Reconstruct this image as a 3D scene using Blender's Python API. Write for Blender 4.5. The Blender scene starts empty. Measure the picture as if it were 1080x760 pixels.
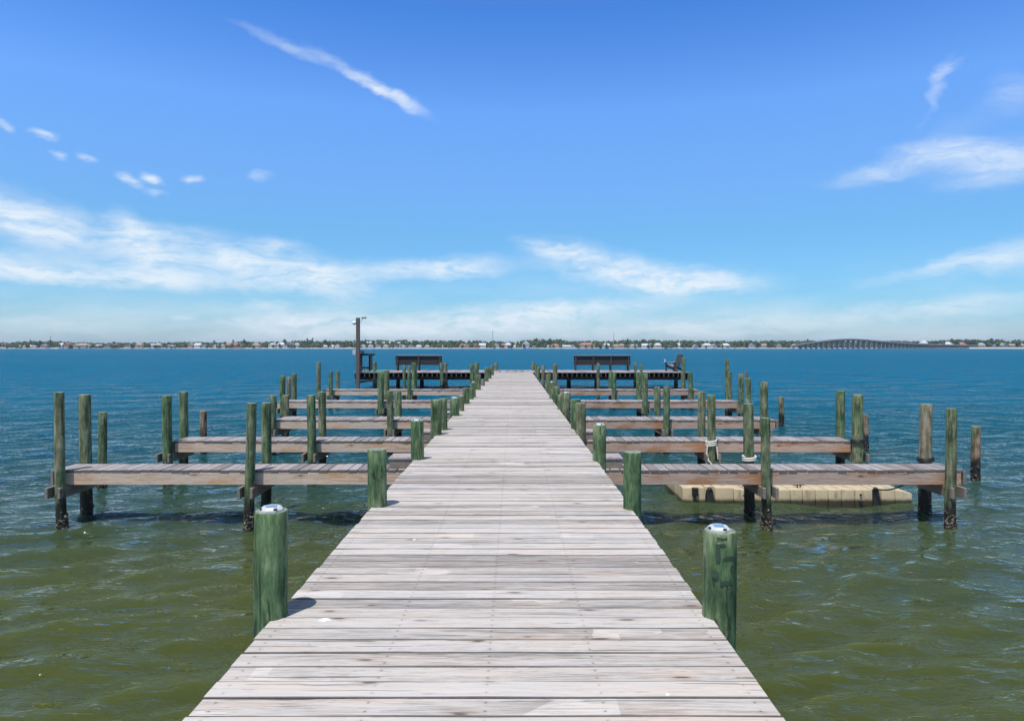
import bpy, bmesh, math, random
import numpy as np
from mathutils import Vector, Matrix
random.seed(7); rng = np.random.default_rng(7)
R = math.radians
S = bpy.context.scene
COL = S.collection
F, CX, HY = 720.0, 542.0, 366.0          # focal length and vanishing point, used to turn survey numbers into metres
CAMZ, WATER = 1.51, -1.06
def X_at(px, d): return (px - CX) / F * d
def Z_at(py, d): return CAMZ + (HY - py) * d / F

# ------------------------------------------------------------------ helpers
def tag(o, label=None, cat=None, group=None, kind=None):
    if label: o['label'] = label
    if cat: o['category'] = cat
    if group: o['group'] = group
    if kind: o['kind'] = kind
    return o
def empty(name, loc, label, cat, group=None, rz=0):
    o = bpy.data.objects.new(name, None); COL.objects.link(o)
    o.location = loc; o.rotation_euler = (0, 0, rz); o.empty_display_size = .1
    return tag(o, label, cat, group)
class MB:
    def __init__(s): s.v = []; s.f = []; s.mi = []
    def add(s, vs, fs, mi=0):
        n = len(s.v); s.v += [tuple(v) for v in vs]; s.f += [tuple(i + n for i in f) for f in fs]; s.mi += [mi] * len(fs)
    def box(s, x0, x1, y0, y1, z0, z1, mi=0, M=None):
        vs = [Vector((x, y, z)) for z in (z0, z1) for y in (y0, y1) for x in (x0, x1)]
        if M is not None: vs = [M @ v for v in vs]
        s.add(vs, [(0, 2, 3, 1), (4, 5, 7, 6), (0, 1, 5, 4), (2, 6, 7, 3), (0, 4, 6, 2), (1, 3, 7, 5)], mi)
    def cbox(s, x0, x1, y0, y1, z0, z1, c=.005, mi=0, M=None):
        bm = bmesh.new(); bmesh.ops.create_cube(bm, size=1)
        for v in bm.verts:
            v.co = Vector(((x0 + x1) / 2 + v.co.x * (x1 - x0), (y0 + y1) / 2 + v.co.y * (y1 - y0), (z0 + z1) / 2 + v.co.z * (z1 - z0)))
        bmesh.ops.bevel(bm, geom=bm.edges[:], offset=c, segments=1, affect='EDGES', profile=.5)
        s.bm(bm, mi, M)
    def bm(s, bm, mi=0, M=None):
        bm.verts.index_update()
        s.add([(M @ v.co if M is not None else v.co) for v in bm.verts], [[v.index for v in f.verts] for f in bm.faces], mi); bm.free()
    def tube(s, pts, r, n=10, mi=0, closed=False):
        pts = [Vector(p) for p in pts]; m = len(pts); rings = []
        rr = r if isinstance(r, (list, tuple)) else [r] * m
        for i, p in enumerate(pts):
            if closed: t = pts[(i + 1) % m] - pts[i - 1]
            else: t = pts[min(i + 1, m - 1)] - pts[max(i - 1, 0)]
            t.normalize(); a = t.orthogonal() if abs(t.z) > .9 else t.cross(Vector((0, 0, 1))); a.normalize(); b = t.cross(a)
            rings.append([p + (a * math.cos(2 * math.pi * k / n) + b * math.sin(2 * math.pi * k / n)) * rr[i] for k in range(n)])
        fs = []
        for i in range(m if closed else m - 1):
            j = (i + 1) % m
            for k in range(n): fs.append((i * n + k, i * n + (k + 1) % n, j * n + (k + 1) % n, j * n + k))
        if not closed: fs += [tuple(range(n))[::-1], tuple((m - 1) * n + k for k in range(n))]
        s.add([v for ring in rings for v in ring], fs, mi)
    def lathe(s, prof, n=24, mi=0, c=(0, 0, 0)):
        vs = [(c[0] + r * math.cos(2 * math.pi * (k + .5) / n), c[1] + r * math.sin(2 * math.pi * (k + .5) / n), c[2] + z) for r, z in prof for k in range(n)]
        fs = [(i * n + k, i * n + (k + 1) % n, (i + 1) * n + (k + 1) % n, (i + 1) * n + k) for i in range(len(prof) - 1) for k in range(n)]
        fs += [tuple(range(n))[::-1], tuple((len(prof) - 1) * n + k for k in range(n))]
        s.add(vs, fs, mi)
    def blob(s, c, r, sub=1, j=.25, mi=0):
        bm = bmesh.new(); bmesh.ops.create_icosphere(bm, subdivisions=sub, radius=1)
        for v in bm.verts:
            v.co = Vector([a * b for a, b in zip(v.co * (1 + random.uniform(-j, j)), r)]) + Vector(c)
        s.bm(bm, mi)
    def build(s, name, mats, parent=None, smooth=None, loc=None):
        me = bpy.data.meshes.new(name); me.from_pydata(s.v, [], s.f)
        for m in (mats if isinstance(mats, (list, tuple)) else [mats]): me.materials.append(m)
        me.polygons.foreach_set('material_index', s.mi)
        bm = bmesh.new(); bm.from_mesh(me); bmesh.ops.recalc_face_normals(bm, faces=bm.faces); bm.to_mesh(me); bm.free()
        if smooth is not None:
            me.polygons.foreach_set('use_smooth', [True] * len(me.polygons))
            me.set_sharp_from_angle(angle=R(smooth))
        me.update()
        o = bpy.data.objects.new(name, me); COL.objects.link(o)
        if loc is not None: o.location = loc
        if parent is not None: o.parent = parent
        return o

# ------------------------------------------------------------------ node helpers
class NT:
    def __init__(s, tree): s.t = tree; s.n = tree.nodes; s.l = tree.links
    def new(s, typ, **kw):
        n = s.n.new(typ)
        for k, v in kw.items():
            if k in ('data_type', 'operation', 'blend_type', 'feature', 'distance', 'interpolation_type', 'vector_type', 'noise_dimensions', 'voronoi_dimensions', 'clamp', 'attribute_name', 'normalize', 'sky_type'): setattr(n, k, v)
        return n
    def put(s, sock, v):
        if hasattr(v, 'is_output') or isinstance(v, bpy.types.NodeSocket): s.l.new(v, sock)
        elif isinstance(v, (tuple, list)):
            if len(sock.default_value) == 4 and len(v) == 3: v = (*v, 1)
            sock.default_value = v
        else: sock.default_value = v
    def math(s, op, a, b=None, c=None, clamp=False):
        n = s.n.new('ShaderNodeMath'); n.operation = op; n.use_clamp = clamp
        s.put(n.inputs[0], a)
        if b is not None: s.put(n.inputs[1], b)
        if c is not None: s.put(n.inputs[2], c)
        return n.outputs[0]
    def vmath(s, op, a, b=None, scale=None):
        n = s.n.new('ShaderNodeVectorMath'); n.operation = op
        s.put(n.inputs[0], a)
        if b is not None: s.put(n.inputs[1], b)
        if scale is not None: s.put(n.inputs['Scale'], scale)
        return n.outputs['Value'] if op in ('LENGTH', 'DOT_PRODUCT') else n.outputs[0]
    def rng(s, v, a, b, c=0., d=1., smooth=True):
        n = s.n.new('ShaderNodeMapRange'); n.interpolation_type = 'SMOOTHSTEP' if smooth else 'LINEAR'
        for i, x in enumerate((v, a, b, c, d)): s.put(n.inputs[i], x)
        return n.outputs[0]
    def mix(s, f, a, b, mode='MIX'):
        n = s.n.new('ShaderNodeMix'); n.data_type = 'RGBA'; n.blend_type = mode
        s.put(n.inputs[0], f); s.put(n.inputs[6], a); s.put(n.inputs[7], b); return n.outputs[2]
    def ramp(s, f, stops):
        n = s.n.new('ShaderNodeValToRGB'); e = n.color_ramp.elements
        while len(e) < len(stops): e.new(.5)
        for el, (p, c) in zip(e, stops): el.position = p; el.color = (*c, 1) if len(c) == 3 else c
        s.put(n.inputs[0], f); return n.outputs[0]
    def noise(s, vec, scale, detail=4, rough=.55, dist=0., out=0):
        n = s.n.new('ShaderNodeTexNoise'); s.put(n.inputs['Vector'], vec)
        n.inputs['Scale'].default_value = scale; n.inputs['Detail'].default_value = detail
        n.inputs['Roughness'].default_value = rough; n.inputs['Distortion'].default_value = dist
        return n.outputs[out]
    def voro(s, vec, scale, feature='F1', metric='EUCLIDEAN', out='Distance', rand=1.):
        n = s.n.new('ShaderNodeTexVoronoi'); n.feature = feature; n.distance = metric
        s.put(n.inputs['Vector'], vec); n.inputs['Scale'].default_value = scale; n.inputs['Randomness'].default_value = rand
        return n.outputs[out]
    def mapping(s, vec, loc=(0, 0, 0), rot=(0, 0, 0), scale=(1, 1, 1), typ='POINT'):
        n = s.n.new('ShaderNodeMapping'); n.vector_type = typ; s.put(n.inputs[0], vec)
        if typ != 'VECTOR': s.put(n.inputs[1], loc)
        n.inputs['Rotation'].default_value = rot; n.inputs['Scale'].default_value = scale
        return n.outputs[0]
    def sep(s, v):
        n = s.n.new('ShaderNodeSeparateXYZ'); s.put(n.inputs[0], v); return n.outputs
    def comb(s, x, y, z):
        n = s.n.new('ShaderNodeCombineXYZ')
        for i, a in enumerate((x, y, z)): s.put(n.inputs[i], a)
        return n.outputs[0]
    def bump(s, h, strength=.3, dist=.01, normal=None):
        n = s.n.new('ShaderNodeBump'); s.put(n.inputs['Height'], h); s.put(n.inputs['Strength'], strength); s.put(n.inputs['Distance'], dist)
        if normal is not None: s.put(n.inputs['Normal'], normal)
        return n.outputs[0]
def material(name):
    m = bpy.data.materials.new(name); m.use_nodes = True
    t = NT(m.node_tree); b = m.node_tree.nodes['Principled BSDF']
    return m, t, b
def simple(name, col, rough=.6, var=.15, scale=8., metal=0., bump=0.):
    m, t, b = material(name)
    g = t.n.new('ShaderNodeTexCoord').outputs['Object']
    n = t.noise(g, scale, 5, .6)
    c = t.mix(n, tuple(x * (1 - var) for x in col), tuple(min(1, x * (1 + var)) for x in col))
    t.put(b.inputs['Base Color'], c); b.inputs['Roughness'].default_value = rough; b.inputs['Metallic'].default_value = metal
    if bump: t.put(b.inputs['Normal'], t.bump(n, bump, .01))
    return m

def wood(name, axis, pale, dark, stain, stain_amt, patch=0., knots=True, rough=.85, contrast=1.35, screws=None):
    """weathered boards; every board is a mesh island, axis = the grain direction"""
    m, t, b = material(name)
    geo = t.n.new('ShaderNodeNewGeometry'); rnd = geo.outputs['Random Per Island']
    g = t.n.new('ShaderNodeTexCoord').outputs['Object']
    off = t.comb(t.math('MULTIPLY', rnd, 37.), t.math('MULTIPLY', rnd, 91.), t.math('MULTIPLY', rnd, 53.))
    p = t.vmath('ADD', g, off)
    st = {'x': (1.7, 34, 34), 'y': (34, 1.7, 34)}[axis]
    st2 = {'x': (.55, 5, 5), 'y': (5, .55, 5)}[axis]
    st3 = {'x': (5, 110, 110), 'y': (110, 5, 110)}[axis]
    wv = t.vmath('ADD', p, t.vmath('SCALE', t.noise(p, 2.2, 3, .6, out=1), scale=.03))
    grain = t.noise(t.mapping(wv, scale=st), 1.9, 7, .68)
    fine = t.noise(t.mapping(wv, scale=st3), 1.3, 4, .7)
    broad = t.noise(t.mapping(p, scale=st2), 1.3, 4, .6)
    f = t.math('ADD', t.math('MULTIPLY', grain, .46), t.math('ADD', t.math('MULTIPLY', broad, .30), t.math('MULTIPLY', fine, .24)))
    f = t.math('ADD', f, t.math('MULTIPLY', t.math('SUBTRACT', rnd, .5), .20))
    f = t.math('ADD', t.math('MULTIPLY', t.math('SUBTRACT', f, .5), contrast), .5)
    c = t.ramp(f, [(.24, dark), (.40, tuple((a * .55 + d * .45) for a, d in zip(pale, dark))), (.52, pale), (.74, tuple(min(1, x * 1.17) for x in pale))])
    # warm and orange stains
    sn = t.noise(t.mapping(p, scale={'x': (1.1, 3.2, 3.2), 'y': (3.2, 1.1, 3.2)}[axis]), 1.7, 5, .62)
    c = t.mix(t.rng(sn, .72 - stain_amt * .3, .86 - stain_amt * .22, 0, .75), c, stain)
    if patch:                       # paler scraped patches with straight ends
        pv = t.mapping(p, scale={'x': (3.1, 3.5, 3.5), 'y': (3.5, 3.1, 3.5)}[axis])
        n = t.n.new('ShaderNodeTexVoronoi'); n.distance = 'CHEBYCHEV'; t.put(n.inputs['Vector'], pv); n.inputs['Scale'].default_value = 1.
        sc = t.sep(n.outputs['Color'])[0]
        c = t.mix(t.math('MULTIPLY', t.rng(sc, .955, .96), t.math('MULTIPLY', patch, t.rng(grain, .35, .6, .4, 1.))), c, tuple(min(1, x * 1.28) for x in pale))
    if knots:
        w3 = t.sep(wv); ai = {'x': 0, 'y': 1}[axis]
        kv = t.comb(t.math('MULTIPLY', w3[ai], 2.0), t.math('MULTIPLY', t.math('ADD', w3[1 - ai], w3[2]), 6.5), 0.)
        n = t.n.new('ShaderNodeTexVoronoi'); n.voronoi_dimensions = '2D'; t.put(n.inputs['Vector'], kv); n.inputs['Scale'].default_value = 1.
        ks = t.sep(n.outputs['Color'])[1]
        kd = t.math('ADD', n.outputs['Distance'], t.math('MULTIPLY', t.math('SUBTRACT', grain, .5), .3))
        kn = t.math('MULTIPLY', t.rng(kd, .03, .10, 1, 0), t.rng(ks, .70, .74))
        halo = t.math('MULTIPLY', t.rng(kd, .06, .24, 1, 0), t.rng(ks, .70, .74))
        c = t.mix(t.math('MULTIPLY', halo, .38), c, tuple(a * .6 for a in stain))
        c = t.mix(t.math('MULTIPLY', kn, .8), c, tuple(x * .40 for x in dark))
        # long checks (cracks) along the grain
    hue = t.noise(t.mapping(p, scale={'x': (.9, 7, 7), 'y': (7, .9, 7)}[axis]), 1., 3, .6)
    c = t.mix(1., c, t.ramp(hue, [(.32, (1.03, .955, .90)), (.5, (1, 1, 1)), (.68, (.95, .985, 1.04))]), 'MULTIPLY')
    line_ = t.rng(t.math('ABSOLUTE', t.math('SUBTRACT', t.noise(t.mapping(wv, scale={'x': (.9, 42, 42), 'y': (42, .9, 42)}[axis]), 1.2, 3, .55), .5)), .0, .018, 1, 0)
    lm = t.math('MULTIPLY', line_, t.rng(broad, .42, .62, .1, .62))
    c = t.mix(lm, c, tuple(x * .8 for x in dark))
    if screws:                      # rusty screw heads over the joists, two to a board
        sx = t.sep(g); dxm = None
        for xs_ in screws:
            q = t.math('ABSOLUTE', t.math('SUBTRACT', sx[0], xs_)); dxm = q if dxm is None else t.math('MINIMUM', dxm, q)
        fy = t.math('FRACT', t.math('DIVIDE', t.math('ADD', sx[1], 3.), .145))
        fy = t.math('MULTIPLY', t.math('SUBTRACT', t.math('ABSOLUTE', t.math('SUBTRACT', fy, .5)), .24), .145)
        rad = t.math('SQRT', t.math('ADD', t.math('POWER', t.math('ADD', dxm, t.math('MULTIPLY', t.math('SUBTRACT', rnd, .5), .006)), 2.), t.math('POWER', fy, 2.)))
        c = t.mix(t.rng(rad, .004, .006, .6, 0), c, (.035, .025, .02))
        c = t.mix(t.rng(rad, .006, .02, .14, 0), c, (.12, .075, .05))
    ck = t.rng(t.noise(t.mapping(wv, scale={'x': (.8, 60, 60), 'y': (60, .8, 60)}[axis]), 1., 2, .5), .64, .68)
    c = t.mix(t.math('MULTIPLY', ck, .65), c, tuple(x * .35 for x in dark))
    t.put(b.inputs['Base Color'], c); b.inputs['Roughness'].default_value = rough
    b.inputs['Specular IOR Level'].default_value = .25
    h = t.math('SUBTRACT', t.math('ADD', grain, t.math('MULTIPLY', fine, .6)), t.math('MULTIPLY', ck, .8))
    t.put(b.inputs['Normal'], t.bump(h, .55, .004))
    return m

M = {}
M['deck'] = wood('weathered_deck_boards', 'x', (.432, .402, .372), (.125, .111, .100), (.46, .30, .20), .36, patch=.7, contrast=1.35, screws=(-1.27, -.62, -.12, .38, 1.026))
M['finger_deck'] = wood('finger_deck_boards', 'y', (.30, .272, .265), (.085, .074, .072), (.36, .27, .22), .2)
M['beam_pale'] = wood('pale_beam_timber', 'x', (.58, .45, .34), (.25, .17, .11), (.50, .26, .10), .75, contrast=1.9)
M['beam_brown'] = wood('brown_beam_timber', 'x', (.45, .33, .255), (.17, .105, .07), (.40, .17, .06), .85, contrast=1.8)
M['cross'] = wood('grey_cross_timber', 'y', (.235, .20, .165), (.085, .07, .055), (.20, .12, .07), .45, contrast=1.7)
M['dark_wood'] = wood('dark_bench_timber', 'x', (.046, .036, .032), (.018, .014, .013), (.04, .028, .022), .2, knots=False)
M['dark_upright'] = wood('dark_post_timber', 'y', (.075, .058, .05), (.026, .021, .019), (.06, .042, .03), .3, knots=False)
M['rail_wood'] = simple('worn_grey_timber', (.24, .22, .20), .85, .3, 12, bump=.3)
M['pole_wood'] = simple('brown_pole_timber', (.12, .09, .075), .85, .35, 6, bump=.3)
M['white'] = simple('white_plastic', (.78, .79, .80), .35, .04, 20)
M['dull_white'] = simple('weathered_white_metal', (.47, .49, .50), .45, .08, 20)
M['black'] = simple('black_rubber', (.016, .016, .017), .55, .3, 20, bump=.2)
M['glass_blue'] = simple('blue_solar_glass', (.16, .27, .36), .15, .3, 60)
M['rope_white'] = simple('white_rope_fibre', (.66, .63, .55), .9, .2, 90, bump=.6)
M['tan'] = None
M['hose'] = simple('green_hose_rubber', (.10, .42, .22), .45, .2, 20)
M['red_paint'] = simple('red_marker_paint', (.55, .03, .03), .5, .1, 4)
M['green_paint'] = simple('green_marker_paint', (.03, .30, .09), .5, .1, 4)
M['concrete'] = simple('bridge_concrete', (.24, .245, .245), .85, .12, .1)
M['dropping'] = simple('white_splash', (.80, .80, .78), .8, .08, 60)
M['stain'] = simple('dark_weather_mark', (.02, .03, .025), .9, .5, 40)
M['mast'] = simple('grey_mast_steel', (.30, .31, .32), .5, .1, .3, metal=.3)

def pile_material():
    m, t, b = material('treated_round_timber')
    oi = t.n.new('ShaderNodeObjectInfo'); tone = t.sep(oi.outputs['Color']); rnd = oi.outputs['Random']
    g = t.n.new('ShaderNodeTexCoord').outputs['Object']
    p = t.vmath('ADD', g, t.comb(t.math('MULTIPLY', rnd, 31.), t.math('MULTIPLY', rnd, 17.), t.math('MULTIPLY', rnd, 53.)))
    pw = t.vmath('ADD', p, t.vmath('SCALE', t.noise(p, 5, 3, .6, out=1), scale=.05))
    streak = t.noise(t.mapping(pw, scale=(1, 1, .11)), 26, 6, .68)
    blot = t.noise(t.mapping(pw, scale=(1, 1, .45)), 9, 5, .65)
    blot2 = t.noise(t.mapping(pw, scale=(1, 1, .7)), 3.1, 3, .6)
    f = t.math('ADD', t.math('MULTIPLY', streak, .46), t.math('ADD', t.math('MULTIPLY', blot, .36), t.math('MULTIPLY', blot2, .18)))
    f = t.math('ADD', t.math('MULTIPLY', t.math('SUBTRACT', f, .5), 1.95), .52)
    green = t.ramp(f, [(.27, (.020, .042, .020)), (.42, (.050, .096, .042)), (.55, (.094, .164, .070)), (.74, (.22, .285, .15))])
    brown = t.ramp(f, [(.27, (.030, .027, .015)), (.42, (.10, .098, .055)), (.56, (.185, .172, .105)), (.74, (.34, .31, .21))])
    rust = t.ramp(f, [(.30, (.05, .03, .018)), (.48, (.17, .11, .065)), (.62, (.30, .21, .14)), (.8, (.40, .34, .26))])
    # the mix of grey over green is patchy and stronger towards the sun-bleached top
    gz = t.sep(t.n.new('ShaderNodeNewGeometry').outputs['Position'])[2]
    k = t.math('ADD', tone[0], t.math('MULTIPLY', t.math('SUBTRACT', blot2, .5), 1.7), clamp=True)
    c = t.mix(k, green, brown)
    k2 = t.math('MULTIPLY', tone[1], t.rng(blot2, .36, .56))
    c = t.mix(k2, c, rust)
    crack = t.rng(t.noise(t.mapping(pw, scale=(1, 1, .05)), 30, 2, .5), .625, .665)
    c = t.mix(t.math('MULTIPLY', crack, .6), c, (.012, .018, .012))
    # tide stain: black and wet near the water
    wet = t.rng(t.math('ADD', gz, t.math('MULTIPLY', t.math('SUBTRACT', blot, .5), .6)), WATER + .30, WATER + .52, 1, 0)
    c = t.mix(t.math('MULTIPLY', wet, .93), c, (.010, .010, .009))
    t.put(b.inputs['Base Color'], c)
    t.put(b.inputs['Roughness'], t.math('SUBTRACT', .85, t.math('MULTIPLY', wet, .3)))
    b.inputs['Specular IOR Level'].default_value = .3
    t.put(b.inputs['Normal'], t.bump(t.math('SUBTRACT', t.math('ADD', streak, blot), t.math('MULTIPLY', crack, .7)), .6, .008))
    return m
M['pile'] = pile_material()
def endgrain():
    m, t, b = material('pile_end_grain')
    g = t.n.new('ShaderNodeTexCoord').outputs['Object']
    n = t.noise(g, 30, 5, .7)
    t.put(b.inputs['Base Color'], t.ramp(n, [(.3, (.07, .10, .06)), (.5, (.20, .22, .15)), (.7, (.33, .33, .26))])); b.inputs['Roughness'].default_value = .5
    t.put(b.inputs['Normal'], t.bump(n, .5, .005)); return m
M['end'] = endgrain()
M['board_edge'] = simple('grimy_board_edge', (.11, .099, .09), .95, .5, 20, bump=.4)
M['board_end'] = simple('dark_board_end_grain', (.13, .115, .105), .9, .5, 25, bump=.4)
def barnacle_mat():
    m, t, b = material('barnacle_crust')
    rnd = t.n.new('ShaderNodeNewGeometry').outputs['Random Per Island']
    t.put(b.inputs['Base Color'], t.ramp(rnd, [(.0, (.02, .018, .015)), (.5, (.09, .07, .05)), (.85, (.16, .125, .09)), (1., (.33, .29, .23))])); b.inputs['Roughness'].default_value = .8
    return m
M['barnacle'] = barnacle_mat()
def tan_mat():
    m, t, b = material('tan_float_plastic')
    g = t.n.new('ShaderNodeTexCoord').outputs['Object']; z = t.sep(t.n.new('ShaderNodeNewGeometry').outputs['Position'])[2]
    n = t.noise(g, 3.5, 6, .65); n2 = t.noise(t.mapping(g, scale=(1, 1, .3)), 9, 5, .7)
    c = t.mix(n, (.40, .325, .20), (.56, .475, .32))
    c = t.mix(t.rng(n2, .50, .70, 0, .75), c, (.22, .17, .10))
    slime = t.rng(t.math('ADD', z, t.math('MULTIPLY', t.math('SUBTRACT', n2, .5), .06)), WATER + .035, WATER + .10, 1, 0)
    c = t.mix(slime, c, (.05, .04, .022))
    t.put(b.inputs['Base Color'], c); b.inputs['Roughness'].default_value = .6; return m
M['tan'] = tan_mat()

# ------------------------------------------------------------------ pilings
def make_pile(px, ytop, d, wpx, label, tone=(0, 0), basepx=None, group='pilings', name='piling', barn=0, flat=False, cat='piling'):
    x = X_at(px, d); zt = Z_at(ytop, d); r = wpx / F * d / 2
    xb = X_at(basepx, d) if basepx else x + random.uniform(-.012, .012)
    zb = WATER - .9
    mb = MB(); n = 28 if d < 15 else 18; L = zt - zb; seg = 16
    lean = (x - xb) / (zt - WATER) * L
    ph = [random.uniform(0, 6.28) for _ in range(5)]
    prof = [(i / seg * (L - .012)) for i in range(seg + 1)]
    vs = []
    for i, h in enumerate(prof + [L]):
        rr = r * (1.04 - .07 * h / L) * (.94 if i == seg + 1 else 1)
        for k in range(n):
            a = 2 * math.pi * k / n
            q = rr * (1 + .022 * math.sin(2 * a + ph[0] + h * .8) + .014 * math.sin(3 * a + ph[1] - h * 1.7) + .012 * math.sin(5 * a + ph[2] + h * 3))
            tx = .006 * math.sin(h * 2.1 + ph[3])
            vs.append((q * math.cos(a) + lean * (h / L) + tx, q * math.sin(a) + .006 * math.sin(h * 1.7 + ph[4]), h + (random.uniform(-.002, .002) if i > seg else 0)))
    fs = [(i * n + k, i * n + (k + 1) % n, (i + 1) * n + (k + 1) % n, (i + 1) * n + k) for i in range(seg + 1) for k in range(n)]
    mb.add(vs, fs); m0 = (seg + 1) * n
    mb.f.append(tuple(m0 + k for k in range(n))); mb.mi.append(1)
    o = mb.build(name, [M['pile'], M['end']], smooth=40, loc=(x - lean, d, zb))
    o.color = (tone[0], tone[1], 0, 1)
    tag(o, label, cat, group)
    if barn:
        b = MB()
        for _ in range(barn):
            a = random.uniform(0, 6.28); h = WATER + abs(random.gauss(0, .11)) - .03 - zb
            q = r * 1.03; s = random.uniform(.008, .02)
            cx = lean * h / L
            b.blob((cx + q * math.cos(a), q * math.sin(a), h), (s, s, s * random.uniform(.8, 1.5)), 1, .3)
        tag(b.build('barnacles', M['barnacle'], o), kind='stuff')
    o['top'] = 0.0; del o['top']
    return o, Vector((x, d, zt)), r

E_L = 'posts along the left walkway edge'; E_R = 'posts along the right walkway edge'
def lab_edge(i, side, look): 
    ords = ['nearest', 'second', 'third', 'fourth', 'fifth', 'sixth', 'seventh', 'eighth', 'ninth', 'tenth', 'eleventh', 'twelfth', 'thirteenth', 'fourteenth', 'fifteenth', 'sixteenth', 'seventeenth', 'eighteenth', 'nineteenth']
    return f'{look} post on the {side} walkway edge, {ords[i]} from the near end'
lights = []
left_edge = [ # px, top, distance, width, look, tone, light
    (286.5, 538, 3.85, 36, 'thick round green', (0, 0), 1), (397.5, 473.5, 6.5, 20, 'green round, hole-marked', (.22, 0), 0), (440, 443.5, 9.2, 13.6, 'bright green round', (0, 0), 1),
    (460, 421.5, 11.8, 11.8, 'olive green grooved', (.42, 0), 0), (467.3, 420, 12.5, 9.5, 'mottled green slim', (.3, 0), 0), (479.5, 419.5, 15.1, 10, 'green light-topped', (.1, 0), 1),
    (486.5, 417.5, 16.2, 6.5, 'grey green slim', (.4, 0), 0), (491.5, 409, 18.3, 7.6, 'olive stout', (.45, 0), 0), (497, 409, 19.8, 5.0, 'short green', (.2, 0), 0), (499.3, 403, 20.6, 5, 'green white-capped', (.15, 0), 1),
    (504.7, 395, 24.2, 5.2, 'pale green', (.35, 0), 0), (509.4, 399.5, 26.8, 4, 'short brown green', (.6, .2), 0), (513.3, 387, 30.2, 4.4, 'greyish green', (.4, 0), 0),
    (516.8, 387.5, 33, 3.4, 'small green', (.3, 0), 0), (519.4, 385, 37, 3.4, 'small olive', (.5, 0), 0), (523.2, 382.6, 44.5, 3.8, 'grey brown end', (.8, .1), 0)]
right_edge = [
    (758, 558.5, 3.85, 35, 'thick dark green stained', (.06, 0), 1), (667.5, 476.5, 6.4, 19.5, 'dark green round, knotted', (.05, 0), 0), (632.5, 448, 9.1, 14, 'bright green round', (0, 0), 1),
    (612.5, 424.8, 11.9, 11, 'olive brown grooved', (.6, 0), 0), (607.3, 421, 12.7, 10.5, 'light green', (0, 0), 0), (597.3, 414, 15.75, 9.2, 'olive light-topped', (.45, 0), 1), (591.2, 416, 16.6, 6, 'grey green short', (.45, 0), 0),
    (586.8, 407.5, 18.7, 7.2, 'bright green stout', (.05, 0), 0), (582, 403, 20.1, 5.4, 'green white-capped', (.2, 0), 1), (578.5, 394.5, 24.4, 6.2, 'olive green', (.4, 0), 0),
    (572.8, 385, 28, 3.8, 'pale grey', (.95, 0), 0), (568, 386.5, 34, 3.6, 'greyish green', (.4, 0), 0), (565.4, 384, 38, 3.2, 'small olive', (.5, 0), 0), (562.4, 381.7, 44.5, 3.2, 'brown green end', (.6, .1), 0)]
near_posts = {}
for side, rows, grp in (('left', left_edge, E_L), ('right', right_edge, E_R)):
    for i, (px, yt, d, w, look, tone, lt) in enumerate(rows):
        o, top, r = make_pile(px, yt, d, w, lab_edge(i, side, look), tone, group=grp, basepx=px, name='edge_post', cat='post')
        near_posts[(side, i)] = (o, top, r)
        if lt: lights.append((top, r, side, i))

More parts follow.
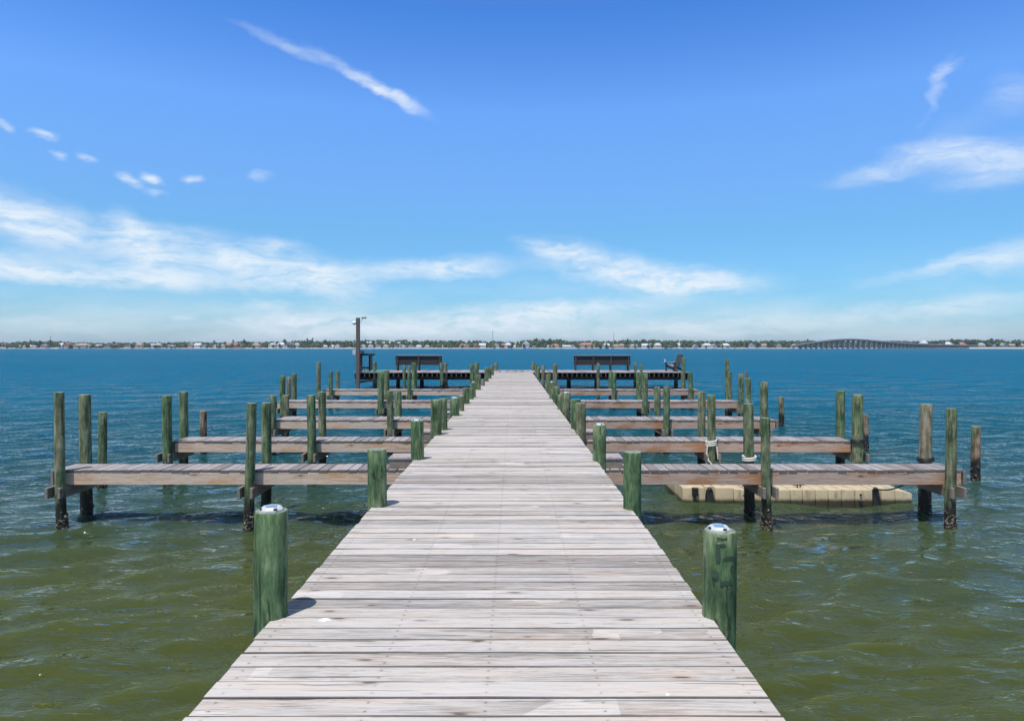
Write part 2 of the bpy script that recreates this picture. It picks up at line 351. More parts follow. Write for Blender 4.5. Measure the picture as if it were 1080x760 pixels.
FR = 'pilings of the finger piers'; FM = 'free-standing mooring pilings'
Z1, Z2, Z3, Z4, Z5 = 9.85, 12.9, 16.6, 22.2, 28.2
W1, W2, W3, W4, W5 = .52, .62, .9, .85, .8
fr = lambda z: z - .10
def rr_(z, w): return z + w + .11
piles = [
 # left side -----------------------------------------------------------------
 (61.5, 413.5, fr(Z1), 9.8, 'leaning grey green piling in front of nearest left finger pier, outer end', (.45, .15), 65.5, FR, 130),
 (89, 416, rr_(Z1, W1), 12, 'stout olive piling behind nearest left finger pier, outer end', (.5, 0), 91.5, FR, 50),
 (265, 425, fr(Z1), 10.2, 'mottled green piling in front of nearest left finger pier, halfway along', (.3, 0), 263, FR, 130),
 (281.5, 424.5, rr_(Z1, W1), 10.4, 'olive green piling behind nearest left finger pier, halfway along', (.35, 0), 280, FR, 40),
 (108, 434.5, 12.5, 8.4, 'short green mooring piling in open water behind nearest left finger pier', (.25, .1), None, FM, 40),
 (176, 417, fr(Z2), 10, 'green piling in front of second left finger pier, outer end', (.12, 0), 177.5, FR, 30),
 (193, 413, rr_(Z2, W2), 9.2, 'light green piling behind second left finger pier, outer end', (.1, 0), 194, FR, 20),
 (214.6, 433, 16.5, 7.2, 'short rusty brown mooring piling alone beyond second left finger pier', (.7, .9), None, FM, 20),
 (328.2, 416.5, fr(Z2), 9.3, 'green piling in front of second left finger pier, halfway along', (.15, 0), 329, FR, 0),
 (340, 413, rr_(Z2, W2), 8, 'pale olive piling behind second left finger pier, halfway along', (.45, 0), None, FR, 0),
 (287.6, 417, fr(Z3), 7.2, 'dark olive piling in front of third left finger pier, outer end', (.3, 0), None, FR, 0),
 (301.2, 416.5, rr_(Z3, W3), 7.2, 'grey bleached piling behind third left finger pier, outer end', (.95, .1), None, FR, 0),
 (411.8, 412, fr(Z3), 7.2, 'olive piling in front of third left finger pier, inner end', (.45, 0), None, FR, 0),
 (419.5, 412.5, rr_(Z3, W3), 7.8, 'greenish piling behind third left finger pier, inner end', (.3, 0), None, FR, 0),
 (298.2, 396, fr(Z4), 5.8, 'green piling in front of fourth left finger pier, outer end', (.1, 0), None, FR, 0),
 (304.3, 397.2, 26, 4.6, 'grey brown mooring piling between two green pilings off fourth left finger pier', (.95, .3), None, FM, 0),
 (310, 394, rr_(Z4, W4), 5.8, 'pale green piling behind fourth left finger pier, outer end', (.4, 0), None, FR, 0),
 (401.3, 393.5, fr(Z4), 6.8, 'bright green piling in front of fourth left finger pier, halfway along', (.05, 0), None, FR, 0),
 (407.8, 390.5, rr_(Z4, W4), 5.8, 'greyish green piling behind fourth left finger pier, halfway along', (.45, 0), None, FR, 0),
 (336, 382, 28.0, 4.4, 'tall thin brown mooring piling beyond the end of farthest left finger pier', (.65, .2), None, FM, 0),
 (348.8, 391.5, fr(Z5), 4.2, 'green piling in front of farthest left finger pier, outer end', (.1, 0), None, FR, 0),
 (356.2, 391, rr_(Z5, W5), 3.8, 'olive piling behind farthest left finger pier, outer end', (.5, 0), None, FR, 0),
 (431.7, 391.5, fr(Z5), 3.8, 'slim green piling in front of farthest left finger pier, halfway along', (.1, 0), None, FR, 0),
 (437, 382.3, rr_(Z5, W5), 5.6, 'stout green piling behind farthest left finger pier below the bench', (.15, 0), None, FR, 0),
 (426.2, 385, 33, 3.4, 'slim green piling between farthest left finger pier and left bench platform', (.25, 0), None, FM, 0),
 (431.9, 385.8, 36, 2.8, 'pale grey slim piling just behind a green one, under left bench', (.95, 0), None, FM, 0),
 (497.6, 383.8, 29.6, 4.2, 'tall green piling beside left walkway edge, outer one of a pair', (.2, 0), None, FM, 0),
 (502.4, 382.4, 30.4, 5, 'tall green piling beside left walkway edge, inner one of a pair', (.3, 0), None, FM, 0),
 (465.8, 382.3, 40.5, 4, 'olive piling in front of left platform, beside right end of left bench', (.5, 0), None, FR, 0),
 (470.2, 382.3, 41.3, 3.5, 'grey topped piling in left platform edge, right of left bench', (.9, 0), None, FR, 0),
 (395.3, 381.2, 41.3, 3.9, 'grey brown piling in left platform edge, right of cleaning table', (.75, .2), None, FR, 0),
 # right side ----------------------------------------------------------------
 (807.3, 440.5, fr(Z1), 10, 'patchy green piling in front of nearest right finger pier, halfway along', (.25, .05), 808.5, FR, 130),
 (789.5, 425.5, rr_(Z1, W1), 10.6, 'roped olive piling behind nearest right finger pier, halfway along', (.45, 0), 790.5, FR, 40),
 (1002.8, 430.5, fr(Z1), 10.4, 'grey and green piling in front of nearest right finger pier, outer end', (.55, .1), 1002.5, FR, 130),
 (976.3, 426, rr_(Z1, W1), 12, 'brown knotty piling with black band behind nearest right finger pier', (.95, .2), 975.5, FR, 40),
 (1028.5, 449.5, 13.05, 8.8, 'short rusty mooring piling standing rightmost in open water', (.6, 1), 1029, FM, 60),
 (749.8, 416.5, fr(Z2), 8.6, 'green piling wrapped in white rope, in front of second right finger pier', (.25, .1), 750.5, FR, 0),
 (740, 413, rr_(Z2, W2), 8.2, 'speckled olive piling behind second right finger pier, left of the roped piling', (.5, 0), None, FR, 0),
 (886.5, 411.8, rr_(Z2, W2), 9, 'light green piling behind second right finger pier, outer end', (.2, 0), None, FR, 0),
 (904.5, 416, fr(Z2), 11, 'green piling with black band in front of second right finger pier end', (.25, .1), None, FR, 20),
 (913, 437, 17, 6, 'rusty brown mooring piling just behind the banded end piling on the right', (.7, 1), None, FM, 30),
 (703, 407.3, fr(Z3), 6.8, 'green piling in front of third right finger pier, inner half', (.25, 0), None, FR, 0),
 (693.3, 408, rr_(Z3, W3), 6.8, 'olive piling behind third right finger pier, inner half', (.45, 0), None, FR, 0),
 (806, 402.5, fr(Z3), 8, 'tall olive piling in front of third right finger pier, outer end', (.5, 0), None, FR, 0),
 (788.6, 398.5, rr_(Z3, W3), 6.4, 'pale green piling behind third right finger pier, outer end', (.4, 0), None, FR, 0),
 (787.2, 391, 27, 3.2, 'thin brown mooring piling peeking up beyond third right finger pier', (.8, .4), None, FM, 0),
 (823.7, 418.5, 22.5, 5.4, 'short rusty mooring piling alone beyond third right finger pier', (.7, .8), None, FM, 30),
 (680.4, 393.8, fr(Z4), 6, 'green piling in front of fourth right finger pier, inner half', (.12, 0), None, FR, 0),
 (673.8, 392.3, rr_(Z4, W4), 5.6, 'light green piling behind fourth right finger pier, inner half', (.15, 0), None, FR, 0),
 (781.2, 394, fr(Z4), 5.6, 'green piling in front of fourth right finger pier, outer end', (.3, 0), None, FR, 0),
 (769.6, 392, rr_(Z4, W4), 4.6, 'olive piling behind fourth right finger pier, outer end', (.4, 0), None, FR, 0),
 (766.8, 379, 24.5, 4.6, 'tallest pale green mooring piling beyond fourth right finger pier', (.35, 0), None, FM, 0),
 (648, 392.3, fr(Z5), 4.4, 'stout green piling in front of farthest right finger pier, inner half', (.15, 0), None, FR, 0),
 (644, 391.2, rr_(Z5, W5), 3.8, 'green piling behind farthest right finger pier, under right bench', (.1, 0), None, FR, 0),
 (630.8, 382.8, 30, 3.4, 'thin olive piling behind farthest right finger pier, below right bench', (.6, 0), None, FM, 0),
 (585.5, 383.8, 29.5, 4.8, 'tall grey brown piling standing beside right walkway edge', (.75, .1), None, FM, 0),
 (728.4, 392, fr(Z5), 4.8, 'green piling in front of farthest right finger pier, outer end', (.2, 0), None, FR, 0),
 (720, 391.5, rr_(Z5, W5), 4.2, 'olive piling behind farthest right finger pier, below the chair', (.4, 0), None, FR, 0),
 (720.8, 377.3, 40.6, 3.8, 'tall pale piling in front of right platform, beside the chair', (.55, 0), None, FR, 0),
 (670.4, 381.3, 41.3, 3, 'pale green piling in right platform edge, right of right bench', (.4, 0), None, FR, 0),
 (676.2, 384, 36, 3.2, 'slim dark green piling before right platform, right of right bench', (.4, 0), None, FM, 0),
]
PL = {}
for (px, yt, d, w, lab, tone, bpx, grp, barn) in piles:
    PL[lab] = make_pile(px, yt, d, w, lab, tone, bpx, grp, 'piling' if grp == FR else 'mooring_piling', barn)

# solar pile lights
for (top, r, side, i) in lights:
    o0 = near_posts[(side, i)][0]
    look = {0: 'nearest', 2: 'second', 5: 'third', 9: 'farthest', 8: 'farthest'}[i]
    t = empty('pile_light', (top.x, top.y, top.z), f'white solar light cap on the {look} light-topped post of the {side} edge', 'light', 'solar lights on the posts', rz=R(12 if side == 'left' else -8))
    q = r * .70
    b = MB(); b.lathe([(q, -.002), (q, .007), (q * .97, .012), (q * .74, .025), (q * .72, .025), (q * .70, .022)], 8); b.build('housing', M['dull_white'], t)
    p = MB(); p.lathe([(q * .60, .020), (q * .60, .026)], 4); p.build('solar_panel', M['glass_blue'], t)
    for k in range(4):
        a = math.pi / 2 * k - math.pi / 2 + .45
        Mx = Matrix.Rotation(a, 4, 'Z') @ Matrix.Translation((q * .90, 0, .0165)) @ Matrix.Rotation(R(48), 4, 'Y')
        l = MB(); l.cbox(-.006, .006, -.011, .011, -.003, .003, .0015, M=Mx); l.build('lens', M['black'], t)

# dark weathered marks on the stained near post, hole on the second left post
def patch_on(o, r, strokes, name, mat):
    b = MB()
    for (a0, a1, z0, z1) in strokes:      # angles in radians about the post, heights above deck
        n, mm = 7, 5; vs = []; zz = -o.location.z
        for j in range(mm + 1):
            for i in range(n + 1):
                a = a0 + (a1 - a0) * i / n + (random.uniform(-.03, .03) if i in (0, n) else 0)
                z = z0 + (z1 - z0) * j / mm + (random.uniform(-.006, .006) if j in (0, mm) else 0)
                q = r * 1.034 + .0015
                vs.append((q * math.cos(a), q * math.sin(a), zz + z))
        b.add(vs, [(j * (n + 1) + i, j * (n + 1) + i + 1, (j + 1) * (n + 1) + i + 1, (j + 1) * (n + 1) + i) for j in range(mm) for i in range(n)])
    return b.build(name, mat, o)
o, top, r = near_posts[('right', 0)]
A = -math.pi / 2
o1, top1, r1 = near_posts[('left', 1)]
def deg(a, c, z0, z1): return (A + R(a), A + R(c), z0, z1)
M['stain'] = simple('dark_weather_mark', (.034, .062, .036), .9, .5, 40)
patch_on(o, r, [deg(-27, -12, .33, .41), deg(-26, 6, .413, .428), deg(-4, 44, .334, .356), deg(-14, 28, .205, .223), deg(-38, -17, .238, .272), deg(22, 35, .27, .305), deg(-22, 10, .45, .462)], 'dark_mark', M['stain'])
patch_on(o1, r1, [(A - .25, A - .05, .30, .335)], 'bolt_hole', M['black'])

# ------------------------------------------------------------------ main walkway
XL, XR = -1.343, 1.104
pier = empty('pier', (0, 0, 0), 'long weathered grey plank walkway running straight out over the water', 'pier')
def plank(mb, x0, x1, y0, y1, zt, th, segs=6, dz=0.):
    c = .004; sec = [(y0, zt - th), (y0, zt - c), (y0 + c, zt), (y1 - c, zt), (y1, zt - c), (y1, zt - th)]
    vs = []
    for i in range(segs + 1):
        x = x0 + (x1 - x0) * i / segs; w = random.uniform(-.0012, .0012); h = random.uniform(-.0018, .0018) + dz
        for (y, z) in sec: vs.append((x, y + w, z + h))
    n = 6
    fs = [(i * n + k, i * n + (k + 1) % n, (i + 1) * n + (k + 1) % n, (i + 1) * n + k) for i in range(segs) for k in range(n)]
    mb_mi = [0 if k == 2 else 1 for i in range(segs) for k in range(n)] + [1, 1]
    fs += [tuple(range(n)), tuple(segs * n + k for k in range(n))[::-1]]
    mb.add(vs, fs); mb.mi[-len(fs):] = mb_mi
dk = MB(); y = -3.0; PT = .145
while y < 40.95:
    g = random.uniform(.003, .0075)
    plank(dk, XL + random.uniform(-.006, .006), XR + random.uniform(-.006, .006), y + g / 2, y + PT - g / 2, 0, .038, dz=random.uniform(-.003, .002))
    y += PT
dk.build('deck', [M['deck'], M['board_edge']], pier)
for x in (XL + .06, -.62, -.12, .38, XR - .06):
    b = MB(); b.box(x - .02, x + .02, -3, 41, -.27, -.042); b.build('stringer', M['beam_pale'], pier)
for k in range(16):
    yy = -1.6 + 2.72 * k
    if yy > 40.6: break
    b = MB(); b.box(XL + .08, XR - .08, yy + .10, yy + .14, -.50, -.272); b.box(XL + .08, XR - .08, yy - .14, yy - .10, -.50, -.272); b.build('cap_beam', M['cross'], pier)
# bird droppings / paint splashes on the deck
def splash(px, py, w, h):
    d = CAMZ * F / (py - HY); x = X_at(px, d); b = MB(); n = 14
    vs = [(x + w * math.cos(2 * math.pi * k / n) * random.uniform(.55, 1.1), d + h * math.sin(2 * math.pi * k / n) * random.uniform(.55, 1.1), .0045) for k in range(n)]
    vs2 = [(a, c, .0005 - .004) for a, c, e in vs]
    b.add(vs + vs2, [tuple(range(n))] + [(k, n + k, n + (k + 1) % n, (k + 1) % n) for k in range(n)])
    return b
for s_ in ((343, 654, .036, .022), (704, 733, .012, .008), (437, 569, .014, .01)):
    splash(*s_).build('white_splash', M['dropping'], pier)

# ------------------------------------------------------------------ finger piers
FH = -.26        # top of the finger decks
names5 = ['nearest', 'second', 'third', 'fourth', 'farthest']
PR = [.068, .088, .083, .092, .082]
def finger(side, k, z0, w, xe, pairs):
    s = -1 if side == 'left' else 1
    look = ('narrow grey plank finger pier with pale beams' if side == 'left' else 'narrow grey plank finger pier with brown weathered beams')
    t = empty('finger_pier', (s * 1.3, z0, FH), f'{look}, {names5[k]} on the {side} side', 'finger pier', 'finger piers off the walkway')
    inv = Matrix.Translation((-s * 1.3, -z0, -FH))
    xi = XL - .01 if s < 0 else XR + .01
    bmat = M['beam_pale'] if side == 'left' else M['beam_brown']
    th = .036; a, c = min(xi, xe), max(xi, xe)
    top = 0
    # boards across the finger
    d = MB(); x = a + .0
    while x < c - .05:
        ww = .142; g = random.uniform(.009, .018); x2 = min(x + ww, c)
        o0 = random.uniform(.012, .021); o1 = random.uniform(-.012, .012); dz = random.uniform(-.004, .003)
        cc = .004; sec = [(x + g / 2, -th), (x + g / 2, -cc), (x + g / 2 + cc, 0), (x2 - g / 2 - cc, 0), (x2 - g / 2, -cc), (x2 - g / 2, -th)]
        vs = [(xx - s * 1.3, yy - z0, zz + dz) for yy in (z0 - .02 + o0, z0 + w + o1) for (xx, zz) in sec]
        d.add(vs, [(i, (i + 1) % 6, 6 + (i + 1) % 6, 6 + i) for i in range(6)]); n_ = len(d.v) - 12
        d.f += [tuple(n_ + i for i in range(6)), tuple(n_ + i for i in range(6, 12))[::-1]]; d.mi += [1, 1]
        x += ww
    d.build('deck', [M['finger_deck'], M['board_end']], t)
    # long beams, in two or three lengths
    cuts = [xi] + [X_at(p, z0) + s * .02 for p in pairs if abs(X_at(p, z0)) < abs(xe) - .6] + [xe - s * .04]
    cuts = sorted(cuts)
    for (nm, yy) in (('front_beam', z0), ('rear_beam', z0 + w - .045)):
        for i in range(len(cuts) - 1):
            b = MB(); b.cbox(cuts[i] + .003, cuts[i + 1] - .003, yy, yy + .042, FH - th - .178, FH - th - .003, .004, M=inv)
            b.build(nm, bmat, t)
    b = MB(); b.cbox(xe - .02, xe + .02, z0 - .01, z0 + w + .01, FH - .21, FH - .012, .004, M=inv); b.build('end_board', M['cross'], t)
    # pairs of cross braces clasping each pair of pilings
    for p in pairs:
        xp = X_at(p, z0)
        for sg in (-1, 1):
            r = PR[k] + .021
            b = MB(); b.cbox(xp + sg * r - .02, xp + sg * r + .02, z0 - .20, z0 + w + .19, FH - .375, FH - .222, .004, M=inv); b.build('cross_brace', M['cross'], t)
    # step up to the walkway
    st = empty('wooden_step', ((XL - .25) if s < 0 else (XR + .25), z0 + w * .5 + .1, FH), f'grey boxed wooden step from the {names5[k]} {side} finger pier up to the walkway', 'step', 'steps onto the finger piers')
    b = MB()
    for j in range(3): b.cbox(-.24, .24, -.26 + j * .148, -.26 + j * .148 + .142, .125, .158, .004)
    b.build('tread', M['finger_deck'], st)
    b = MB(); b.cbox(-.225, .225, -.25, -.21, .002, .122, .003); b.cbox(-.225, .225, .13, .17, .002, .122, .003)
    b.cbox(-.225 if s < 0 else .19, -.19 if s < 0 else .225, -.207, .127, .002, .122, .003); b.build('riser', M['cross'], st)
    return t
for k, (z0, w, xe, pr) in enumerate([(Z1, W1, -6.66, (65, 264)), (Z2, W2, -6.45, (177, 328.5)), (Z3, W3, -5.85, (287.6, 411.8)), (Z4, W4, -7.74, (298, 401.5)), (Z5, W5, -7.86, (348.8, 432))]):
    finger('left', k, z0, w, xe, pr)
for k, (z0, w, xe, pr) in enumerate([(Z1, W1, 6.5, (807.8, 1002.5)), (Z2, W2, 6.42, (750, 904.5)), (Z3, W3, 6.4, (703, 806)), (Z4, W4, 7.4, (680.5, 781)), (Z5, W5, 7.68, (648, 728.5))]):
    finger('right', k, z0, w, xe, pr)

# ------------------------------------------------------------------ T-shaped pier head
HX0, HX1, HY0, HY1 = -9.65, 10.55, 41.0, 45.2
head = empty('end_platform', (0, HY0, 0), 'wide T-shaped plank platform across the far end of the walkway', 'platform')
d = MB(); x = HX0
while x < HX1 - .05:
    g = random.uniform(.004, .01); d.cbox(x + g / 2, x + .142 - g / 2, 0, HY1 - HY0, -.036 + random.uniform(-.003, .002), .002, .003); x += .145
d.build('deck', M['finger_deck'], head)
jm = None; x = HX0 + .1
while x < HX1:
    if jm is None:
        b = MB(); b.cbox(-.035, .035, .0, HY1 - HY0 - .05, -.27, -.04, .003); j0 = b.build('joist', M['dark_upright'], head); jm = j0.data; j = j0
    else:
        j = bpy.data.objects.new('joist', jm); COL.objects.link(j); j.parent = head
    j.location = (x, random.uniform(0, .02), random.uniform(-.01, .0)); x += .29
for yy in (.35, 2.2, 3.7):
    b = MB(); b.box(HX0 + .02, HX1 - .02, yy, yy + .09, -.46, -.275); b.build('beam', M['dark_wood'], head)
for (x0, x1) in ((HX0 + .1, HX0 + 2.2),):
    b = MB(); b.tube([(x0, .15, -.62), (x1, .15, -.33)], .07, 6); b.build('brace', M['dark_wood'], head)
for i, (px, d_) in enumerate(((470.2, 43.6), (395.3, 43.6), (629, 42), (670.4, 43.4), (713, 42), (720.8, 43.6), (420, 43.8), (445, 43.8), (600, 43.8))):
    lab = ['dark wet piling under the left platform, right of left bench', 'dark wet piling under the left platform, below cleaning table', 'dark piling under right platform, left of thin olive piling',
           'dark piling under right platform, below its middle', 'dark piling under right platform, below the chair arms', 'dark piling under the outer end of right platform',
           'dark rear piling under left end of left bench', 'dark rear piling under middle of left bench', 'dark rear piling under left end of right bench'][i]
    yt = HY + (CAMZ + .28) * F / d_
    make_pile(px, yt, d_, 4.3, lab, (.7, 0), px, 'pilings under the platform', 'piling')

def bench(x0, x1, nposts, label, n):
    yb = 44.0; L = x1 - x0; t = empty('bench', ((x0 + x1) / 2, yb, .002), label, 'bench', 'benches on the platform')
    h = L / 2; bp = [-h + .12 + (L - .24) * i / (nposts - 1) for i in range(nposts)]
    for p in bp:
        b = MB(); b.cbox(p - .045, p + .045, -.05, .04, 0, .97, .004); b.build('post', M['dark_upright'], t)
        b = MB(); b.cbox(p - .04, p + .04, .045, .55, .30, .38, .004); b.cbox(p - .04, p + .04, .46, .54, 0, .297, .004); b.build('seat_bracket', M['dark_upright'], t)
    for (z0, z1) in ((.36, .64), (.65, .94)):
        b = MB(); b.cbox(-h, h, .043, .085, z0, z1, .004); b.build('back_board', M['dark_wood'], t)
    b = MB(); b.cbox(-h - .02, h + .02, -.06, .11, .972, 1.008, .004); b.build('top_rail', M['rail_wood'], t)
    for j in range(3):
        b = MB(); b.cbox(-h, h, .10 + .155 * j, .245 + .155 * j, .383, .42, .004); b.build('seat_board', M['dark_wood'], t)
bench(X_at(417, 44), X_at(466, 44), 3, 'dark wooden bench seen from behind on the left platform, three posts', 3)
bench(X_at(605.3, 44), X_at(665, 44), 4, 'longer dark wooden bench seen from behind on the right platform, four posts', 4)

# light pole
xp = X_at(377.6, 40.85)
pole = empty('light_pole', (xp, 40.85, WATER - .6), 'tall brown timber light pole at the outer corner of left platform', 'light pole')
zb = WATER - .6
b = MB(); b.cbox(-.105, .105, -.09, .09, 0, 3.27 - zb, .01); b.build('pole', M['pole_wood'], pole)
z0 = 2.86 - zb
fl = MB(); fl.lathe([(.02, -.02), (.10, .02), (.125, .09), (.11, .16), (.05, .20), (.01, .205)], 14, c=(-.22, -.05, z0)); f_ = fl.build('floodlight', M['white'], pole, smooth=50)
b = MB(); b.tube([(-.1, 0, z0 + .02), (-.2, -.03, z0 + .1)], .025, 8); b.build('bracket', M['dull_white'], f_)
lh = MB(); lh.cbox(.22, .50, -.09, .09, 3.22 - zb, 3.32 - zb, .03); h_ = lh.build('lamp_head', M['rail_wood'], pole)
b = MB(); b.tube([(.10, 0, 3.02 - zb), (.2, 0, 3.04 - zb), (.28, 0, 3.24 - zb)], .022, 8); b.build('lamp_arm', M['dull_white'], h_)
b = MB(); b.cbox(-.30, -.11, -.12, .04, 1.05 - zb, 1.33 - zb, .012); b.build('meter_box', M['dull_white'], pole)

# cleaning table
tx = X_at(386.5, 41.6)
tb = empty('cleaning_table', (tx, 41.7, .002), 'tall dark wooden fish cleaning table beside the light pole', 'table')
b = MB(); b.cbox(-.50, .43, -.32, .32, 1.00, 1.12, .008); b.build('tabletop', M['dark_wood'], tb)
for (lx, ly) in ((-.38, -.25), (.34, -.25), (-.38, .25), (.12, .25)):
    b = MB(); b.cbox(lx - .05, lx + .05, ly - .05, ly + .05, 0, .997, .004); b.build('leg', M['dark_upright'], tb)
b = MB(); b.box(-.328, .288, .23, .27, .2, .3); b.build('stretcher', M['dark_wood'], tb)
bk = MB(); bk.lathe([(.12, 0), (.15, .16), (.155, .17)], 16); bk = bk.build('bucket', simple('grey_bucket_plastic', (.2, .19, .2), .5), smooth=50, loc=(tx - .3, 41.7, 1.123))
tag(bk, 'small grey tub standing on the fish cleaning table', 'tub')
# green hose looped on the platform edge
pts = []
for i in range(70):
    a = i * .42; pts.append((X_at(398, 41.15) + (.62 - .004 * i) * math.cos(a) + .1 * math.sin(i), 41.5 + .28 * math.sin(a), .022 + .0012 * i))
b = MB(); b.tube(pts, .018, 8); h = b.build('garden_hose', M['hose'], smooth=60); tag(h, 'green hose coiled on the left platform beside the cleaning table', 'hose')
pts = [(tx - .05, 41.55, .03), (tx - .12, 41.5, .1), (tx - .03, 41.52, .32), (tx + .06, 41.5, .14), (tx + .12, 41.56, .028)]
b = MB(); b.tube(pts, .03, 8); h = b.build('hose_loop', M['hose'], smooth=60); tag(h, 'short teal green hose loop hanging under the fish cleaning table', 'hose')

# adirondack chair facing left with a white cup on its arm
cx = X_at(711, 43)
ch = empty('adirondack_chair', (cx, 42.9, .002), 'grey weathered slatted lounge chair facing left on right platform', 'chair', rz=R(-58))
for i in range(5):
    y0 = -.28 + i * .115; hh = 1.02 + (.06 if i == 2 else .035 if i in (1, 3) else 0)
    Mx = Matrix.Translation((.16, 0, .28)) @ Matrix.Rotation(R(24), 4, 'Y')
    b = MB(); b.cbox(-.012, .012, y0, y0 + .10, 0, hh - .16, .004, M=Mx); b.build('back_slat', M['rail_wood'], ch)
for i in range(5):
    Mx = Matrix.Translation((-.38 + i * .115, 0, .40 - i * .028)) @ Matrix.Rotation(R(13), 4, 'Y')
    b = MB(); b.cbox(0, .10, -.29, .29, -.012, .012, .004, M=Mx); b.build('seat_slat', M['rail_wood'], ch)
for sg in (-1, 1):
    b = MB(); b.cbox(-.56, .42, sg * .37 - .075, sg * .37 + .075, .56, .59, .006); b.build('armrest', M['rail_wood'], ch)
    b = MB(); b.cbox(-.46, -.34, sg * .325 - .02, sg * .325 + .02, 0, .557, .004); b.build('leg', M['dark_upright'], ch)
    Mx = Matrix.Translation((-.42, sg * .275, .34)) @ Matrix.Rotation(R(17), 4, 'Y')
    b = MB(); b.cbox(0, 1.02, -.02, .02, -.06, .06, .004, M=Mx); b.build('side_rail', M['dark_upright'], ch)
    b = MB(); b.cbox(.34, .42, sg * .325 - .02, sg * .325 + .02, .05, .557, .004); b.build('rear_leg', M['dark_upright'], ch)
cup = MB(); cup.lathe([(.035, 0), (.05, .16), (.052, .165), (.045, .165), (.035, .02)], 16)
c_ = cup.build('cup', M['white'], smooth=50, loc=(cx + (-.46) * math.cos(R(-58)) + .37 * math.sin(R(-58)), 42.9 + (-.46) * math.sin(R(-58)) - .37 * math.cos(R(-58)), .593)); tag(c_, 'white cup standing on the arm of the lounge chair', 'cup')

# ------------------------------------------------------------------ floating dock
fd = empty('floating_dock', (2.77, 11.2, WATER), 'tan plastic floating dock low on the water behind nearest right finger pier', 'floating dock')
FX = [X_at(p, 11.2) - 2.77 for p in (720, 744.5, 754.5, 774, 789, 804, 819, 834, 847, 860.5, 874, 888, 902, 921, 930, 944.5, 963)]
def float_row(y0, y1, rear=False):
    b = MB()
    for i in range(len(FX) - 1):
        x0, x1 = FX[i] + .004, FX[i + 1] - .004
        top = .262 if i <= 2 else (.25 if i == 3 else .228)
        recess = (i in (1, 13)) and not rear
        bm = bmesh.new(); bmesh.ops.create_cube(bm, size=1)
        for v in bm.verts:
            ya = y0 + (.10 if recess else 0)
            v.co = Vector(((x0 + x1) / 2 + v.co.x * (x1 - x0), (ya + y1) / 2 + v.co.y * (y1 - ya), (-.12 + top) / 2 + v.co.z * (top + .12)))
            if v.co.z > 0:
                if i == len(FX) - 2 and v.co.x > (x0 + x1) / 2: v.co.z -= .06
                if i == 3 and v.co.x > (x0 + x1) / 2: v.co.z -= .04
                v.co.y += .02 if v.co.y < (y0 + y1) / 2 else 0
                if recess: v.co.x += -.012 if v.co.x > (x0 + x1) / 2 else .012
        bmesh.ops.bevel(bm, geom=bm.edges[:], offset=.016, segments=2, affect='EDGES', profile=.6)
        b.bm(bm)
    return b
for k in range(3):
    float_row(k * .46, k * .46 + .452, k > 0).build('float_module', M['tan'], fd, smooth=40)
for (i0) in (1, 13):
    x0, x1 = FX[i0], FX[i0 + 1]
    b = MB(); vs = [(x0 - .01, -.005, -.1), (x1 + .01, -.005, -.1), (x1 - .03, .035, .215), (x0 + .03, .035, .215), (x0 - .01, .095, -.1), (x1 + .01, .095, -.1), (x1 - .03, .095, .215), (x0 + .03, .095, .215)]
    b.add(vs, [(0, 1, 2, 3), (4, 7, 6, 5), (0, 4, 5, 1), (3, 2, 6, 7), (0, 3, 7, 4), (1, 5, 6, 2)]); b.build('coupler', M['black'], fd)
    b = MB(); b.lathe([(.03, 0), (.045, .015), (.03, .04), (.012, .05)], 12, c=((x0 + x1) / 2, .06, .215)); b.build('coupler_knob', M['black'], fd)
xb = X_at(733, 11.2) - 2.77
b = MB(); b.cbox(xb - .05, xb + .05, -.035, .03, .14, .268, .008); b.cbox(xb - .018, xb + .018, -.03, .0, .0, .137, .004); b.build('bracket', M['black'], fd)
xb = X_at(908, 11.2) - 2.77
b = MB(); b.cbox(xb - .03, xb + .03, -.02, .03, -.02, .06, .006); b.cbox(xb - .015, xb + .015, -.012, .018, .14, .165, .004); b.build('bracket', M['black'], fd)
b = MB(); xb = X_at(843, 11.4) - 2.77
b.cbox(xb - .09, xb + .09, .21, .235, .262, .28, .006); b.cbox(xb - .035, xb - .015, .212, .233, .226, .262, .003); b.cbox(xb + .015, xb + .035, .212, .233, .226, .262, .003); b.build('cleat', M['black'], fd)

# ropes
def rope_ring(pos, r, turns, pitch, rad, zc, tails=()):
    n = 26; pts = []
    for i in range(int(n * turns) + 1):
        a = 2 * math.pi * i / n
        pts.append((pos.x + (r + rad) * math.cos(a), pos.y + (r + rad) * math.sin(a), zc + pitch * i / n + .01 * math.sin(a * 1.0 + 1)))
    b = MB(); b.tube(pts, rad, 8)
    for tl in tails: b.tube([(pos.x + p[0], pos.y + p[1], zc + p[2]) for p in tl], rad, 8)
    return b
def pile_of(key):
    for l, v in PL.items():
        if key in l: return v
o, top, r = pile_of('wrapped in white rope'); d_ = o.location.y
zc = Z_at(470, d_)
b = rope_ring(Vector((X_at(750, d_), d_, 0)), r * 1.06, 3.2, .035, .014, zc, [[(-r * 1.2, -r, .0), (-r * 1.35, -r * .9, -.12), (-r * 1.0, -r * 1.25, -.26), (-r * .2, -r * 1.4, -.33)], [(r * 1.1, -r, .0), (r * 1.3, -r, -.15), (r * 1.45, -r * .8, -.24)]])
tag(b.build('mooring_rope', M['rope_white'], smooth=60), 'white rope coiled around the green piling at second right finger pier', 'rope')
o, top, r = pile_of('roped olive'); d_ = o.location.y
b = rope_ring(Vector((X_at(790.2, d_), d_, 0)), r * 1.05, 2.6, .03, .014, Z_at(485.5, d_))
tag(b.build('mooring_rope', M['rope_white'], smooth=60), 'white rope around the olive piling behind nearest right finger pier', 'rope')
o, top, r = pile_of('brown knotty'); d_ = o.location.y
